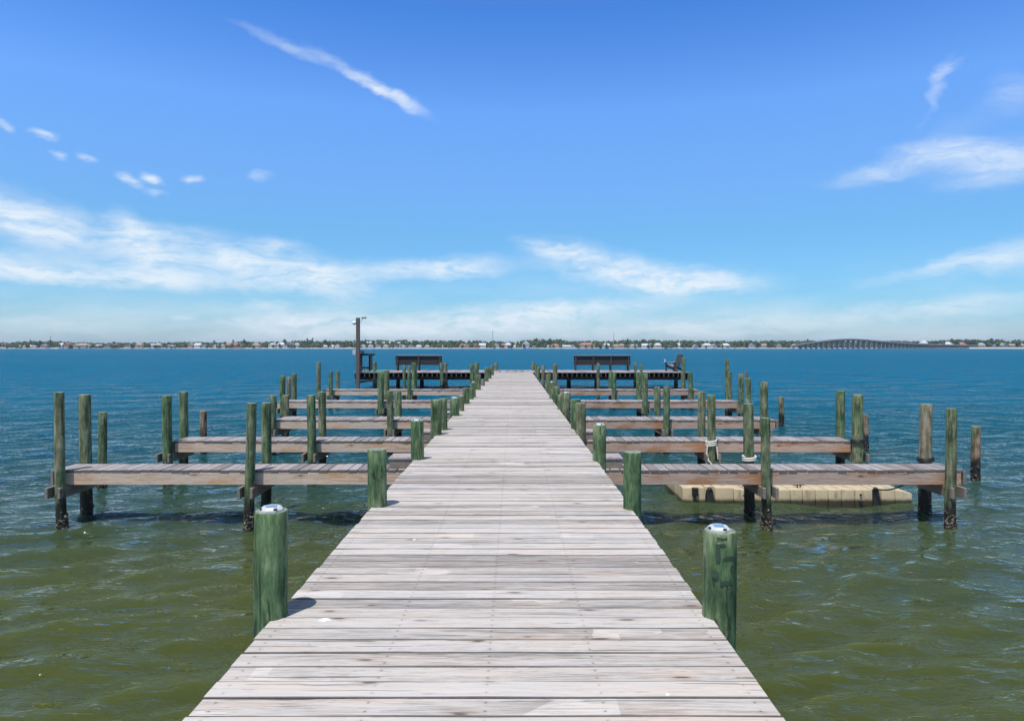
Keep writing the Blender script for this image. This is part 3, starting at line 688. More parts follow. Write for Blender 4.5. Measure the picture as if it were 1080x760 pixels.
b = rope_ring(Vector((X_at(976, d_), d_, 0)), r * 1.05, 3, .02, .014, Z_at(486, d_))
tag(b.build('black_line', M['black'], smooth=60), 'black line wound around the brown knotty piling on the right', 'rope')
o, top, r = pile_of('with black band in front'); d_ = o.location.y
b = rope_ring(Vector((X_at(904.5, d_), d_, 0)), r * 1.05, 3, .02, .012, Z_at(466, d_), [[(r * .8, -r, 0), (r * 1.2, -r * .6, -.03), (r * 1.6, 0, -.0)]])
tag(b.build('black_line', M['black'], smooth=60), 'black line wound around the green end piling of second right finger pier', 'rope')
x0 = X_at(923, 11.2); x1 = X_at(972, 10.35)
pts = [(x0 + (x1 - x0) * t_, 11.22 - .7 * t_, WATER + .245 + .33 * t_ - .09 * math.sin(math.pi * t_)) for t_ in [i / 12 for i in range(13)]]
b = MB(); b.tube(pts, .012, 8); tag(b.build('dock_line', M['black'], smooth=60), 'thin black line tying the tan floating dock to a piling', 'rope')

# ------------------------------------------------------------------ water
def water_material():
    m, t, b = material('bay_water')
    geo = t.n.new('ShaderNodeNewGeometry'); pos = geo.outputs['Position']; xyz = t.sep(pos)
    big = t.noise(t.mapping(pos, scale=(.10, .16, 1)), 1., 3, .55)
    yy = t.math('ADD', xyz[1], t.math('MULTIPLY', t.math('SUBTRACT', big, .5), 9.))
    yy = t.math('ADD', yy, t.math('MULTIPLY', t.math('ABSOLUTE', xyz[0]), .12))
    deep = t.rng(yy, 4., 60., 0, 1, False)
    c = t.ramp(deep, [(.0, (.049, .059, .011)), (.06, (.043, .055, .014)), (.14, (.020, .043, .027)), (.26, (.004, .042, .054)), (.6, (.0008, .073, .134)), (1., (.0005, .079, .158))])
    far = t.rng(xyz[1], 12., 160., 0, 1)
    w1 = t.noise(t.mapping(pos, rot=(0, 0, R(14)), scale=(.42, 1.25, 1)), 6.5, 4, .55, .15)
    w2 = t.noise(t.mapping(pos, rot=(0, 0, R(-16)), scale=(.5, 1., 1)), 2.0, 4, .55, .2)
    w3 = t.noise(t.mapping(pos, rot=(0, 0, R(6)), scale=(.6, 1., 1)), .5, 5, .65, .4)
    gust = t.noise(t.mapping(pos, scale=(.012, .035, 1)), 1., 3, .6)
    h = t.math('ADD', t.math('MULTIPLY', w1, .038), t.math('MULTIPLY', w2, t.rng(xyz[1], 7., 30., .105, .65)))
    h = t.math('ADD', h, t.math('MULTIPLY', w3, t.rng(xyz[1], 15., 120., 0., 2.2)))
    h = t.math('MULTIPLY', h, t.rng(gust, .3, .7, .75, 1.2))
    nrm = t.bump(h, 1., 1.)
    fr_ = t.n.new('ShaderNodeFresnel'); fr_.inputs['IOR'].default_value = 1.33; t.put(fr_.inputs['Normal'], nrm)
    fac = t.math('MULTIPLY', fr_.outputs[0], t.rng(xyz[1], 5., 60., .95, .50))      # a ruffled sea never mirrors the way a flat one does
    tex = t.noise(t.mapping(pos, rot=(0, 0, R(5)), scale=(.6, .26, 1)), 1.0, 9, .86, .2)      # wind-ruffled and smoother water, at every scale
    tf = t.rng(tex, .41, .59, 0, 1, False)
    fac = t.math('MULTIPLY', fac, t.math('ADD', 1., t.math('MULTIPLY', t.rng(xyz[1], 8., 45., .25, 1.), t.math('SUBTRACT', t.math('MULTIPLY', tf, 1.3), .65))))
    c = t.mix(t.math('MULTIPLY', t.rng(xyz[1], 10., 40.), tf), c, t.vmath('MULTIPLY', c, (.75, .64, .60)))
    df = t.n.new('ShaderNodeBsdfDiffuse'); t.put(df.inputs['Color'], c); t.put(df.inputs['Normal'], t.comb(0., 0., 1.))      # murky water: its body colour does not follow the ripples
    gl = t.n.new('ShaderNodeBsdfGlossy'); t.put(gl.inputs['Normal'], nrm); t.put(gl.inputs['Roughness'], t.math('ADD', .04, t.math('MULTIPLY', far, .09)))
    mx = t.n.new('ShaderNodeMixShader'); t.put(mx.inputs[0], fac); 
    ss = t.n.new('ShaderNodeSubsurfaceScattering'); t.put(ss.inputs['Color'], c); ss.inputs['Scale'].default_value = .7; ss.inputs['Radius'].default_value = (1., 1.15, 1.); t.put(ss.inputs['Normal'], t.comb(0., 0., 1.))
    body = t.n.new('ShaderNodeMixShader'); body.inputs[0].default_value = .6; t.l.new(df.outputs[0], body.inputs[1]); t.l.new(ss.outputs[0], body.inputs[2])      # sunlight spreads sideways in the murk
    t.l.new(body.outputs[0], mx.inputs[1]); t.l.new(gl.outputs[0], mx.inputs[2])
    t.l.new(mx.outputs[0], t.n['Material Output'].inputs['Surface']); t.n.remove(b)
    return m
def water():
    N = 1500; T = math.asinh(7000 / 4.)
    xs = 4. * np.sinh(np.linspace(-T, T, N))
    ys = [-8.0]; 
    while ys[-1] < 9000:
        yv = ys[-1]; ys.append(yv + (.035 if 1.5 <= yv < 5 else (.15 if yv < 1.5 else max(.035, .0085 * yv))))
        if ys[-1] > 120: ys[-1] = yv * 1.03
    ys = np.array(ys); ny = len(ys)
    Xg, Yg = np.meshgrid(xs, ys); Zg = np.zeros_like(Xg)
    dx = np.gradient(xs)[None, :].repeat(ny, 0); dy = np.gradient(ys)[:, None].repeat(N, 1); dd = np.maximum(dx, dy)
    r2 = np.random.default_rng(3)
    for i in range(96):
        lam = .24 * (5 ** r2.random()) if i < 86 else r2.uniform(1.4, 4.); k = 2 * np.pi / lam
        th = r2.normal(math.pi / 2 + .34, .32)
        amp = .0045 * lam ** .75 * r2.uniform(.5, 1.3)
        q = k * (np.cos(th) * Xg + np.sin(th) * Yg) + r2.uniform(0, 6.28)
        wgt = np.clip((lam / dd - 3) / 3, 0, 1)
        s = np.sin(q); Zg += amp * wgt * (s + .12 * np.cos(2 * q))
    co = np.stack([Xg, Yg, Zg], -1).reshape(-1, 3).astype(np.float32)
    i0 = (np.arange(ny - 1)[:, None] * N + np.arange(N - 1)[None, :]).ravel()
    fc = np.stack([i0, i0 + 1, i0 + N + 1, i0 + N], -1).astype(np.int32)
    me = bpy.data.meshes.new('water'); me.vertices.add(len(co)); me.vertices.foreach_set('co', co.ravel())
    me.loops.add(fc.size); me.loops.foreach_set('vertex_index', fc.ravel())
    me.polygons.add(len(fc)); me.polygons.foreach_set('loop_start', np.arange(0, fc.size, 4, dtype=np.int32))
    me.polygons.foreach_set('use_smooth', np.ones(len(fc), dtype=bool)); me.update(calc_edges=True)
    me.materials.append(water_material())
    o = bpy.data.objects.new('water', me); COL.objects.link(o); o.location.z = WATER; tag(o, kind='structure')
water()

# ------------------------------------------------------------------ far shore
D0 = 1200.0
def land():
    m, t, b = material('shore_ground')
    pos = t.n.new('ShaderNodeNewGeometry').outputs['Position']; xyz = t.sep(pos)
    n = t.noise(t.mapping(pos, scale=(.02, .02, .02)), 1, 5, .6)
    sand = t.rng(t.math('ADD', xyz[2], t.math('MULTIPLY', t.math('SUBTRACT', n, .5), 1.5)), .2, 1.1, 1, 0)
    c = t.mix(sand, t.mix(n, (.05, .07, .03), (.10, .11, .06)), t.mix(n, (.34, .33, .29), (.50, .48, .42)))
    t.put(b.inputs['Base Color'], c); b.inputs['Roughness'].default_value = .95
    xs = np.linspace(-3000, 3000, 161); rows = [(0, -1.5), (4, .35), (14, .75), (40, 1.3), (160, 2.2), (500, 4), (1500, 6), (4000, 8)]
    mb = MB(); vs = []
    for (dy, z) in rows:
        zr = z
        for x in xs:
            sh = 9 * math.sin(x * .006) + 5 * math.sin(x * .017 + 1) + 3 * math.sin(x * .051)
            beach = min(1, max(0, (x - 715) / 40)); z = zr + beach * {4: .9, 14: 1.7, 40: 2.6, 160: 1.5}.get(dy, 0)
            vs.append((x, D0 - 16 + sh * (.5 if dy < 100 else 0) - 26 * beach * (1 if dy < 20 else 0) + dy, WATER + z + 1.06 * 0))
    n_ = len(xs)
    mb.add(vs, [(i * n_ + k, i * n_ + k + 1, (i + 1) * n_ + k + 1, (i + 1) * n_ + k) for i in range(len(rows) - 1) for k in range(n_ - 1)])
    o = mb.build('land', m, smooth=60); tag(o, kind='structure')
land()
def foliage(name, cols):
    m, t, b = material(name)
    rnd = t.n.new('ShaderNodeNewGeometry').outputs['Random Per Island']
    pos = t.n.new('ShaderNodeNewGeometry').outputs['Position']
    n = t.noise(pos, .35, 3, .6)
    f = t.math('ADD', t.math('MULTIPLY', rnd, .75), t.math('MULTIPLY', n, .3))
    t.put(b.inputs['Base Color'], t.ramp(f, [(0, cols[0]), (.5, cols[1]), (1, cols[2])])); b.inputs['Roughness'].default_value = .9
    b.inputs['Specular IOR Level'].default_value = .15
    return m
M['wood_leaf'] = foliage('far_wood_foliage', [(.030, .048, .022), (.055, .085, .034), (.10, .125, .055)])
M['tree_leaf'] = foliage('shore_tree_foliage', [(.028, .046, .024), (.048, .075, .034), (.085, .11, .05)])
M['bark'] = simple('tree_bark', (.10, .08, .06), .9, .3, 1)
line = [(-700, 359), (0, 360.2), (30, 359), (60, 359), (100, 361), (180, 360), (230, 360), (262, 359), (290, 359.5), (330, 357.8), (360, 358.5), (400, 357.6), (440, 357.6), (470, 358.5), (500, 358), (545, 359), (565, 356.8), (590, 356.9), (610, 358), (640, 358.5), (665, 357.2), (700, 357.5), (740, 358.5), (800, 358), (830, 358.5), (850, 358), (900, 359), (950, 358.5), (985, 358.6), (1000, 357.2), (1050, 356.6), (1080, 357.5), (1800, 358)]
lx, ly = [a for a, _ in line], [c for _, c in line]
def ico_template():
    bm = bmesh.new(); bmesh.ops.create_icosphere(bm, subdivisions=1, radius=1); bm.verts.index_update()
    v = np.array([q.co[:] for q in bm.verts]); f = np.array([[q.index for q in p.verts] for p in bm.faces]); bm.free(); return v, f
IV, IF = ico_template()
def clumps(specs):      # (centre, radii) -> one triangle soup of jittered clumps
    vs, fs = [], []; n = 0
    for c, r in specs:
        v = IV * (1 + rng.uniform(-.28, .28, (len(IV), 1))) * np.array(r) + np.array(c)
        vs.append(v); fs.append(IF + n); n += len(v)
    return np.concatenate(vs), np.concatenate(fs)
def mesh_np(name, v, f, mat, parent=None):
    me = bpy.data.meshes.new(name); me.from_pydata(v.tolist(), [], f.tolist()); me.materials.append(mat); me.update()
    o = bpy.data.objects.new(name, me); COL.objects.link(o)
    if parent is not None: o.parent = parent
    return o
specs = []
for i in range(2600):
    d = D0 + 16 + 330 * rng.random() ** 1.7; px = rng.uniform(-420, 1500)
    if rng.random() < .75: px = rng.uniform(-40, 1120)
    x = X_at(px, d); topz = Z_at(np.interp(px, lx, ly), d) * (rng.uniform(.74, 1.0) - .12 * max(0, math.sin(px * .19) + math.sin(px * .071 + 2)) * rng.random()) - rng.uniform(0, .8)
    g = .8 + (d - D0) * .008; H = max(4, topz - g); wv = rng.uniform(2.6, 4.6)
    for k in range(4):
        fz = [.45, .66, .82, .95][k]; q = wv * [1, .95, .75, .45][k]
        specs.append(((x + rng.normal(0, wv * .35), d + rng.normal(0, wv * .3), g + H * fz - q * .35), (q * rng.uniform(.7, 1.1), q, q * rng.uniform(.6, .9))))
for i in range(1100):      # shrubs and low trees between the houses
    d = D0 + rng.choice([rng.uniform(-11, -7), rng.uniform(6, 30)], p=[.16, .84]); px = rng.uniform(-60, 850) if i % 5 else rng.uniform(850, 985); x = X_at(px, d); h = rng.uniform(2.5, 8.); q = rng.uniform(1.6, 3.4)
    specs.append(((x, d, .6 + h * .5), (q, q, h * .55)))
v, f = clumps(specs); o = mesh_np('far_wood', v, f, M['wood_leaf']); tag(o, 'dense green wood along the whole far shore', 'wood', kind='stuff')
tall = [(32, 358.1, 3.4), (42, 358.6, 3.8), (53, 357.9, 4.2), (120, 360, 3), (226, 358.8, 2.8), (246, 357.9, 3.2), (257.5, 357.3, 3.2), (300, 357.6, 4.2), (324, 355.9, 2.6), (329.5, 356.1, 2.8), (343, 357.6, 3), (386, 357.4, 3), (566, 356.4, 4), (580, 356.3, 4.5), (662, 356.8, 3.6), (852, 357.2, 3), (1004, 356.9, 3.6), (1046, 356.3, 4)]
ordn = ['first', 'second', 'third', 'fourth', 'fifth', 'sixth', 'seventh', 'eighth', 'ninth', 'tenth', 'eleventh', 'twelfth', 'thirteenth', 'fourteenth', 'fifteenth', 'sixteenth', 'seventeenth', 'eighteenth']
for i, (px, yt, w) in enumerate(tall):
    d = D0 + 22; x = X_at(px, d); zt = Z_at(yt, d); g = .8; H = zt - g
    t = empty('shore_tree', (x, d, g), f'tall dark tree rising above the far shore wood, {ordn[i]} from the left', 'tree', 'taller trees on the far shore')
    sp = []
    for k in range(16):
        a = random.uniform(0, 6.28); q = random.uniform(.2, 1) * w * (.55 if i % 3 else .75); hz = H * random.uniform(.5, .93)
        sp.append(((q * math.cos(a), q * math.sin(a), hz), (w * .34, w * .34, w * .26)))
    sp.append(((0, 0, H - w * .22), (w * .3, w * .3, w * .22)))
    v, f = clumps(sp); mesh_np('crown', v, f, M['tree_leaf'], t)
    b = MB(); b.tube([(0, 0, -1), (.2, 0, H * .5), (.1, 0, H * .85)], [.45, .3, .12], 8); b.build('trunk', M['bark'], t)

def wallmat(name, c): return simple(name, c, .8, .06, .3)
WM = {'white': wallmat('white_house_wall', (.50, .50, .49)), 'cream': wallmat('cream_house_wall', (.46, .41, .34)), 'tan': wallmat('tan_house_wall', (.38, .30, .24)), 'pink': wallmat('pink_house_wall', (.42, .29, .25)), 'red': wallmat('red_house_wall', (.36, .08, .08)), 'grey': wallmat('grey_house_wall', (.42, .44, .46)), 'blue': wallmat('blue_house_wall', (.30, .42, .52)), 'brown': wallmat('brown_house_wall', (.26, .17, .13))}
RM = {'grey': wallmat('grey_roof', (.30, .31, .33)), 'white': wallmat('white_roof', (.48, .50, .52)), 'red': wallmat('red_roof', (.30, .14, .12)), 'brown': wallmat('brown_roof', (.16, .12, .10)), 'tan': wallmat('tan_roof', (.29, .24, .20)), 'orange': wallmat('orange_roof', (.40, .19, .12)), 'dark': wallmat('dark_roof', (.10, .10, .11))}
M['pane'] = simple('dark_window_glass', (.05, .06, .08), .15, .2, 1)
houses = [ # px centre, px width, top y (ridge), wall, roof, hip?
 (2, 7, 362.3, 'white', 'red', 0), (19.5, 4, 364, 'white', 'white', 1), (28, 9, 363.6, 'cream', 'white', 1), (35, 4, 364, 'white', 'grey', 0), (45, 5, 362.6, 'pink', 'tan', 0), (63.5, 5, 361.6, 'white', 'white', 0), (70, 6.5, 361.5, 'pink', 'red', 0),
 (84, 15, 361.8, 'tan', 'tan', 1), (92, 4, 363.4, 'white', 'tan', 0), (103.5, 6, 363, 'brown', 'grey', 0), (114.5, 9, 363, 'cream', 'tan', 0), (121, 4.5, 362.6, 'brown', 'brown', 0), (134, 7, 363.2, 'grey', 'brown', 0), (146, 7, 361.3, 'tan', 'tan', 1),
 (160, 7, 362, 'white', 'grey', 1), (166.5, 6.5, 361.6, 'cream', 'grey', 1), (177, 6, 363.4, 'grey', 'grey', 0), (182, 5, 364, 'white', 'white', 0), (200, 5, 361.4, 'pink', 'tan', 0), (208, 7, 361.6, 'white', 'white', 0), (215.5, 6, 363, 'grey', 'grey', 0),
 (227, 6, 363.2, 'white', 'grey', 1), (234, 6, 362.8, 'cream', 'white', 0), (240.5, 4, 361.4, 'red', 'red', 0), (244.5, 4, 361.2, 'white', 'red', 0), (248.5, 4, 361.4, 'red', 'red', 0), (252, 3.6, 361.6, 'white', 'red', 0), (269, 8, 361.6, 'tan', 'tan', 1),
 (286.5, 8, 361.2, 'white', 'grey', 1), (296, 8, 360.8, 'white', 'white', 1), (302, 6, 361, 'grey', 'dark', 0), (307.5, 5, 361.2, 'blue', 'dark', 0), (313, 5.5, 361.4, 'white', 'grey', 1), (343, 5, 363.8, 'cream', 'white', 1), (349.5, 4.5, 363.6, 'white', 'white', 1), (355, 4, 363.4, 'white', 'grey', 1),
 (383, 5, 363.4, 'white', 'grey', 1), (391, 6, 363.6, 'grey', 'grey', 1), (399, 5, 363.2, 'white', 'dark', 1), (407, 6, 363.5, 'cream', 'grey', 1), (415.5, 6, 363.3, 'grey', 'dark', 0), (424, 6, 363.6, 'white', 'grey', 1), (433, 5.5, 363.4, 'grey', 'grey', 0), (441, 6, 363.7, 'white', 'white', 1), (450, 5, 363.8, 'cream', 'grey', 1),
 (465, 5, 364, 'cream', 'grey', 0), (488.5, 9, 362.6, 'pink', 'red', 1), (493.5, 4, 363.2, 'tan', 'brown', 0), (502.5, 5, 362.4, 'brown', 'red', 0), (508.5, 7.5, 361.8, 'white', 'white', 0), (523, 7.5, 362, 'white', 'white', 0), (531, 4.5, 362, 'pink', 'red', 0), (536.5, 7, 361.4, 'white', 'white', 1), (543.5, 6, 364.2, 'white', 'white', 1), (554, 7.5, 359.8, 'white', 'white', 0),
 (579.5, 5, 363.8, 'white', 'white', 1), (586, 8, 362.8, 'cream', 'orange', 1), (598, 9, 363.8, 'white', 'white', 0), (604.5, 5, 363.2, 'white', 'grey', 0), (619, 18, 361.2, 'pink', 'red', 1), (634.5, 4.5, 363.4, 'white', 'grey', 0), (640.5, 6, 362, 'white', 'white', 0), (650, 7, 363, 'pink', 'tan', 1), (656.5, 6, 362.4, 'pink', 'tan', 1), (669, 8, 362.8, 'white', 'grey', 1),
 (680.5, 7, 362.2, 'white', 'white', 0), (686, 4.5, 361.8, 'white', 'white', 0), (694.5, 7, 361.6, 'cream', 'white', 1), (703, 4, 363.2, 'white', 'grey', 0), (715.5, 4, 361.6, 'white', 'white', 0), (734, 5, 363.2, 'grey', 'grey', 0), (747, 9, 361.8, 'white', 'white', 1), (754, 5, 362.4, 'white', 'grey', 0), (765.5, 9, 362, 'white', 'white', 1), (793.5, 6, 362, 'white', 'grey', 0), (806, 5, 362.2, 'cream', 'tan', 0), (822, 5, 362.6, 'pink', 'grey', 0), (838, 6, 362.8, 'white', 'white', 1),
 (976, 7, 358.6, 'white', 'white', 1), (1001, 11, 360.2, 'white', 'white', 1), (1014.5, 11, 360.6, 'pink', 'red', 1), (1036, 7, 361.4, 'white', 'grey', 1), (1044, 6, 361.2, 'blue', 'grey', 0), (1052, 6, 361, 'white', 'white', 1), (1060, 6, 361.6, 'grey', 'grey', 0), (1068, 6, 362.4, 'tan', 'tan', 0), (1077, 7, 362, 'white', 'grey', 1)]
def ordinal(n):
    tens = ['', '', 'twenty', 'thirty', 'forty', 'fifty', 'sixty', 'seventy', 'eighty', 'ninety']
    tth = ['', '', 'twentieth', 'thirtieth', 'fortieth', 'fiftieth', 'sixtieth', 'seventieth', 'eightieth', 'ninetieth']
    low = ['', 'first', 'second', 'third', 'fourth', 'fifth', 'sixth', 'seventh', 'eighth', 'ninth', 'tenth', 'eleventh', 'twelfth', 'thirteenth', 'fourteenth', 'fifteenth', 'sixteenth', 'seventeenth', 'eighteenth', 'nineteenth']
    if n < 20: return low[n]
    return tth[n // 10] if n % 10 == 0 else tens[n // 10] + '-' + low[n % 10]
for i, (px, w, yt, wl, rf, hip) in enumerate(houses):
    d = D0 + random.uniform(-3, 5) - (6 if px < 850 else -14); x = X_at(px, d); W = w * d / F; zt = Z_at(yt, d); g = -.4; H = zt - g; dep = min(max(8, W * .8), 16)
    t = empty('house', (x, d, g), f'{wl} house with {rf} {"hipped" if hip else "gabled"} roof, {ordinal(i + 1)} from the left on the far shore', 'house', 'houses along the far shore', rz=R(random.uniform(-14, 14)))
    he = H * (.60 if H > 5 else .55); h = W / 2
    b = MB(); b.box(-h * .94, h * .94, 0, dep, -1, he); b.build('wall', WM[wl], t)
    r_ = MB(); in_ = h * .5 if hip else 0.; ov = .4
    if i % 2 or hip:
        vs = [(-h, -ov, he), (h, -ov, he), (h, dep + ov, he), (-h, dep + ov, he), (-h + in_, dep / 2, H), (h - in_, dep / 2, H)]
        r_.add(vs, [(0, 1, 5, 4), (2, 3, 4, 5), (1, 2, 5), (3, 0, 4), (0, 3, 2, 1)])
    else:
        vs = [(-h, -ov, he), (h, -ov, he), (h, dep + ov, he), (-h, dep + ov, he), (0, -ov, H), (0, dep + ov, H)]
        r_.add(vs, [(0, 1, 4), (1, 2, 5, 4), (2, 3, 5), (3, 0, 4, 5), (0, 3, 2, 1)])
    r_.build('roof', RM[rf], t)
    nw = max(1, int(W / 4))
    for j in range(nw):
        xc = -h * .8 + (j + .5) * (h * 1.6) / nw
        b = MB(); b.box(xc - .7, xc + .7, -.12, .03, he * .45, he * .45 + 1.5); b.build('window', M['pane'], t)
# long condominium block on the rise
d = D0 + 55; x0, x1 = X_at(384, d), X_at(429, d); t = empty('apartment_block', ((x0 + x1) / 2, d, 3), 'long low pale grey apartment block among the trees behind the light pole', 'building')
L = (x1 - x0) / 2; g = 3; zt = Z_at(360.2, d) - g
b = MB(); b.box(-L, L, 0, 14, 0, zt - 2.2); b.build('wall', WM['grey'], t)
b = MB()
for k in range(4):
    a0, a1 = -L + k * L / 2 + .6, -L + (k + 1) * L / 2 - .6
    vs = [(a0 - .5, -.6, zt - 2.2), (a1 + .5, -.6, zt - 2.2), (a1 + .5, 14.6, zt - 2.2), (a0 - .5, 14.6, zt - 2.2), (a0 + 2, 7, zt - .6 * (k % 2)), (a1 - 2, 7, zt - .6 * (k % 2))]
    b.add(vs, [(0, 1, 5, 4), (2, 3, 4, 5), (1, 2, 5), (3, 0, 4), (0, 3, 2, 1)])
b.build('roof', RM['white'], t)
for k in range(14):
    xc = -L + (k + .5) * 2 * L / 14; b = MB(); b.box(xc - 1, xc + 1, -.15, .03, zt - 5.2, zt - 3.2); b.build('window', M['pane'], t)

# masts
def mast(px, yt, w, label):
    d = D0 + 45; x = X_at(px, d); H = Z_at(yt, d) - 2
    t = empty('radio_mast', (x, d, 2), label, 'mast')
    b = MB()
    for (sx, sy) in ((-1, -1), (1, -1), (1, 1), (-1, 1)): b.tube([(sx * w, sy * w, 0), (sx * w * .7, sy * w * .7, H)], .16, 5)
    for k in range(int(H / 2)):
        z = k * 2; q = w * (1 - .3 * z / H)
        b.tube([(-q, -q, z), (q, -q, z + 2)], .09, 4); b.tube([(q, -q, z), (q, q, z + 2)], .09, 4); b.tube([(q, q, z), (-q, q, z + 2)], .09, 4); b.tube([(-q, q, z), (-q, -q, z + 2)], .09, 4)
    b.build('lattice', M['mast'], t)
    b = MB(); b.tube([(0, 0, H), (0, 0, H + 3)], .1, 5); b.build('aerial', M['mast'], t)
mast(519.5, 348.5, .75, 'tall grey lattice radio mast above the wood near the white houses')
mast(647.3, 351.5, .25, 'thin distant radio mast above the wood, right of the right bench')
mast(53.2, 354.5, .22, 'thin radio mast above the wood at the far left shore')

# bridge
br = empty('bridge', (X_at(842, 1110), 1110, WATER), 'long arched concrete road bridge crossing the bay at the far right', 'bridge')
prof = [(838, 363.9), (842, 363.4), (850, 362), (860, 360.6), (870, 359.3), (880, 358.2), (890, 357.5), (898, 357.3), (908, 357.7), (925, 359.1), (945, 360.9), (965, 362.2), (985, 363), (1005, 363.5), (1030, 363.9)]
bpx, bpy_ = [a for a, _ in prof], [c for _, c in prof]
def bd(px): return 1110 + (px - 842) * .14
def bp(px):
    d = bd(px); return Vector((X_at(px, d), d, Z_at(float(np.interp(px, bpx, bpy_)), d))) - br.location
pxs = np.linspace(838, 1030, 97)
def strip(w0, w1, z0, z1):
    b = MB(); vs = []
    for p in pxs:
        q = bp(p); 
        for (yy, zz) in ((w0, z0), (w1, z0), (w1, z1), (w0, z1)): vs.append((q.x, q.y + yy, q.z + zz))
    fs = [(i * 4 + k, i * 4 + (k + 1) % 4, (i + 1) * 4 + (k + 1) % 4, (i + 1) * 4 + k) for i in range(len(pxs) - 1) for k in range(4)] + [(0, 1, 2, 3), (388 - 4, 388 - 1, 388 - 2, 388 - 3)]
    b.add(vs, fs); return b
strip(0, 11, -1.3, -.5).build('road_deck', M['concrete'], br)
strip(.8, 10.2, -2.5, -1.303).build('girders', simple('bridge_girder_shade', (.10, .11, .12), .7, .1, .2), br)  # girders coloured dark to stand for the shadow under the road deck
strip(-.3, -.003, -1.1, .55).build('barrier', M['concrete'], br); strip(11.003, 11.3, -1.1, .55).build('barrier', M['concrete'], br)
px = 846.0
while px < 1026:
    q = bp(px); h = q.z - 2.5
    b = MB()
    for yy in (1.5, 5.5, 9.5): b.box(q.x - .55, q.x + .55, q.y + yy - .55, q.y + yy + .55, -1.5, h - 1.1)
    b.box(q.x - .8, q.x + .8, q.y + .3, q.y + 10.7, h - 1.097, h - .003)
    b.build('bent', M['concrete'], br)
    px += 5.6 if px < 925 else 4.2
# channel markers
for (px, yt, col, kind, lab) in ((875, 363.2, 'red_paint', 0, 'red triangular channel marker in front of the bridge crest'), (926, 363.6, 'red_paint', 0, 'red triangular channel marker before the falling half of the bridge'), (982.5, 363.6, 'red_paint', 0, 'red triangular channel marker near the low right end of the bridge'), (1014.3, 363.4, 'green_paint', 1, 'green square channel marker near the beach at the far right'), (784.5, 365.2, 'green_paint', 1, 'small green channel marker left of the bridge')):
    d = 960; x = X_at(px, d); z = Z_at(yt, d); t = empty('channel_marker', (x, d, WATER - 1), lab, 'channel marker', 'channel markers on the bay'); zz = z - (WATER - 1)
    b = MB(); b.tube([(0, 0, 0), (0, 0, zz)], .22, 10); b.build('pile', M['pole_wood'], t)
    b = MB(); q = 1.05
    if kind: b.box(-q, q, -.35, -.25, zz - 2 * q, zz)
    else: b.add([(-q * 1.2, -.35, zz - 2 * q), (q * 1.2, -.35, zz - 2 * q), (0, -.35, zz + .1), (-q * 1.2, -.25, zz - 2 * q), (q * 1.2, -.25, zz - 2 * q), (0, -.25, zz + .1)], [(0, 1, 2), (3, 5, 4), (0, 3, 4, 1), (1, 4, 5, 2), (2, 5, 3, 0)])
    b.build('board', M[col], t)

# ------------------------------------------------------------------ air
hm = bpy.data.materials.new('haze_air'); hm.use_nodes = True; hn = hm.node_tree.nodes; hn.remove(hn['Principled BSDF'])
pvn = hn.new('ShaderNodeVolumePrincipled'); pvn.inputs['Color'].default_value = (.72, .84, 1, 1); pvn.inputs['Density'].default_value = .00009; pvn.inputs['Anisotropy'].default_value = .2
hm.node_tree.links.new(pvn.outputs[0], hn['Material Output'].inputs['Volume'])
b = MB(); b.box(-8000, 8000, -60, 9500, -6, 62); tag(b.build('haze', hm), kind='stuff', label='thin pale sea haze over the bay')

# ------------------------------------------------------------------ light and sky
sunv = Vector((-.11, -.18, .59)).normalized()          # towards the sun
EL = math.asin(sunv.z); AZ = math.atan2(sunv.x, sunv.y)
sd = bpy.data.lights.new('sun', 'SUN'); sd.energy = 4.4; sd.angle = R(.53); sd.color = (1, .955, .89)
so = bpy.data.objects.new('sun', sd); COL.objects.link(so); so.rotation_euler = sunv.to_track_quat('Z', 'Y').to_euler(); so.location = (0, 0, 50)

W = bpy.data.worlds.new('World'); S.world = W; W.use_nodes = True
t = NT(W.node_tree); bg = W.node_tree.nodes['Background']; bg.inputs['Strength'].default_value = .1
sky = t.n.new('ShaderNodeTexSky'); sky.sky_type = 'NISHITA'; sky.sun_disc = False; sky.sun_elevation = EL; sky.sun_rotation = AZ % (2 * math.pi)
sky.air_density = 1.0; sky.dust_density = .4; sky.ozone_density = 2.0; sky.altitude = 0
dirv = t.n.new('ShaderNodeTexCoord').outputs['Generated']; dx, dy, dz = t.sep(dirv)
el = t.math('ARCSINE', dz); az = t.math('ARCTAN2', dx, dy)
tint = t.ramp(t.rng(el, 0, R(40), 0, 1, False), [(0, (.62, .85, 1.20)), (.10, (.50, .92, 1.28)), (.23, (.585, 1.04, 1.36)), (.325, (.75, 1.18, 1.62)), (.47, (.86, 1.36, 1.98)), (.657, (.47, 1.05, 1.85)), (.82, (1.15, 1.25, 1.42)), (1, (1.75, 1.5, 1.25))])
skyc = t.mix(1., sky.outputs[0], tint, 'MULTIPLY')
pv = t.comb(az, el, 0)
warp = t.vmath('SUBTRACT', t.noise(t.mapping(pv, scale=(1, 1.8, 1)), 9., 4, .6, out=1), (.5, .5, .5))
warp2 = t.vmath('SUBTRACT', t.noise(t.mapping(pv, scale=(1, 1.6, 1)), 45., 5, .65, out=1), (.5, .5, .5))
pw = t.vmath('ADD', t.vmath('ADD', pv, t.vmath('MULTIPLY', warp, (.06, .034, 0))), t.vmath('MULTIPLY', warp2, (.016, .009, 0)))
def ang(px, py):
    u = (px - CX) / F; v = (HY - py) / F; return math.atan(u), math.atan(v / math.sqrt(1 + u * u))
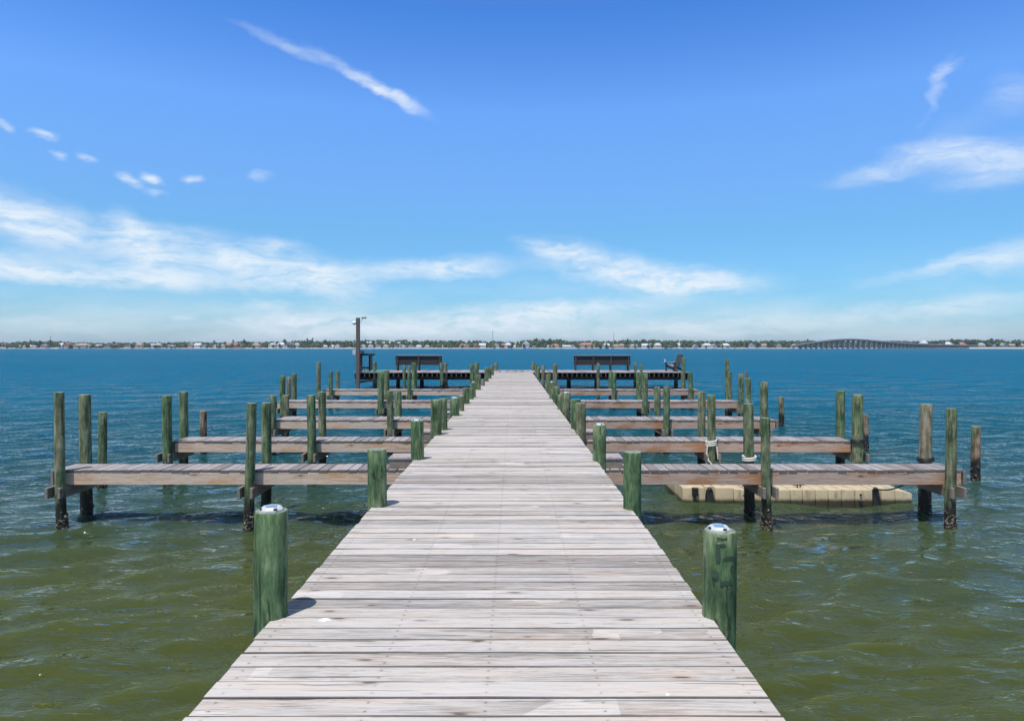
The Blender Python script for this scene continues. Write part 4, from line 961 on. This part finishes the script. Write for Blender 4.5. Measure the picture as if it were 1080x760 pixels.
clouds = [ # px, py, half length px, half thickness px, tilt deg (up to the right), weight
 (310, 54, 66, 4.5, -15, .55), (395, 90, 66, 4.6, -24, .85), (425, 103, 30, 4, -18, .5),
 (25, 232, 90, 17, -12, 1.0), (138, 248, 20, 18, 35, .85), (165, 270, 42, 18, -22, .85), (70, 287, 180, 9, -2, 1.0), (255, 275, 110, 16, -10, .95), (345, 296, 60, 17, -14, 1.0), (455, 284, 100, 9, 2, 1.0), (290, 257, 34, 6, 0, .7),
 (6, 131, 9, 3, -10, .75), (45, 139, 12, 2.6, -8, .7), (60, 161, 9, 3.4, -8, .7), (92, 164, 10, 2.6, -6, .75), (142, 187, 17, 3.2, -22, .8), (167, 186, 12, 3.8, -15, .85), (207, 186, 10, 3.6, 0, .8), (275, 184, 14, 4, 8, .6), (174, 202, 12, 3, 0, .5),
 (640, 281, 95, 15, -13, .9), (715, 297, 105, 12, -5, 1.05), (600, 268, 60, 6, -14, .8),
 (1000, 163, 48, 8, -8, .85), (1050, 163, 60, 9, 8, .42), (988, 95, 34, 4, 62, .42), (1006, 72, 18, 3.5, 25, .4), (1078, 95, 26, 14, -25, .38), (1015, 135, 70, 14, 25, .18), (922, 184, 46, 7, 6, .7), (1060, 180, 60, 10, 6, .7), (1060, 271, 60, 12, 12, .75), (985, 280, 90, 6, 14, .5),
 (560, 334, 110, 12, 7, 1.0), (300, 339, 75, 11, 4, .95), (440, 345, 190, 13, 3, .95), (700, 346, 200, 10, 4, .8), (60, 341, 90, 9, 0, .65), (900, 338, 190, 9, 6, .5), (280, 322, 26, 6, -6, .75), (195, 334, 16, 4, 0, .7), (1020, 322, 90, 9, 8, .5), (660, 325, 90, 6, 3, .5)]
mask = None
for (px, py, hl, ht, tilt, wgt) in clouds:
    a, e = ang(px, py)
    m_ = t.mapping(pw, loc=(a, e, 0), rot=(0, 0, R(tilt)), scale=(hl * 1.45 / F, ht * 2.3 / F, 1), typ='TEXTURE')
    q = t.rng(t.vmath('LENGTH', m_), 1., .0, 0., wgt)
    mask = q if mask is None else t.math('SUBTRACT', t.math('ADD', mask, q), t.math('MULTIPLY', mask, q))
fib = t.noise(t.mapping(pw, rot=(0, 0, R(10)), scale=(9, 46, 1)), 1., 8, .60, .8)
fib2 = t.noise(t.mapping(pw, rot=(0, 0, R(-30)), scale=(20, 44, 1)), 1., 8, .6, .6)
fib3 = t.noise(t.mapping(pw, rot=(0, 0, R(-8)), scale=(34, 150, 1)), 1., 5, .6, .4)
ff = t.math('ADD', t.math('MULTIPLY', fib, .5), t.math('ADD', t.math('MULTIPLY', fib2, .3), t.math('MULTIPLY', fib3, .2)))
dens = t.math('MULTIPLY', t.math('POWER', mask, 1.5), t.rng(ff, .28, .62, .08, 1.25), clamp=True)
dens = t.rng(dens, .02, 1.05, 0, .95, False)
veil = t.math('MULTIPLY', t.rng(el, R(8), R(.8), 0, .48), t.rng(t.noise(t.mapping(pw, scale=(3, 16, 1)), 1., 5, .6), .35, .7))
dens = t.math('MAXIMUM', dens, veil)
dens = t.math('MULTIPLY', dens, t.rng(el, R(-1), R(.3)))
final = t.mix(dens, skyc, (7.3, 8.1, 8.8))
t.put(bg.inputs['Color'], final)

# ------------------------------------------------------------------ camera and view
cd = bpy.data.cameras.new('camera'); cam = bpy.data.objects.new('camera', cd); COL.objects.link(cam); S.camera = cam
cam.location = (0, 0, CAMZ); cam.rotation_euler = (R(90), 0, 0)
cd.sensor_width = 36; cd.lens = 24; cd.sensor_fit = 'HORIZONTAL'; cd.shift_x = -2 / 1080; cd.shift_y = -14 / 1080
cd.clip_start = .05; cd.clip_end = 20000
S.view_settings.view_transform = 'Standard'; S.view_settings.look = 'None'; S.view_settings.exposure = .18; S.view_settings.gamma = 1
S.view_settings.use_curve_mapping = False
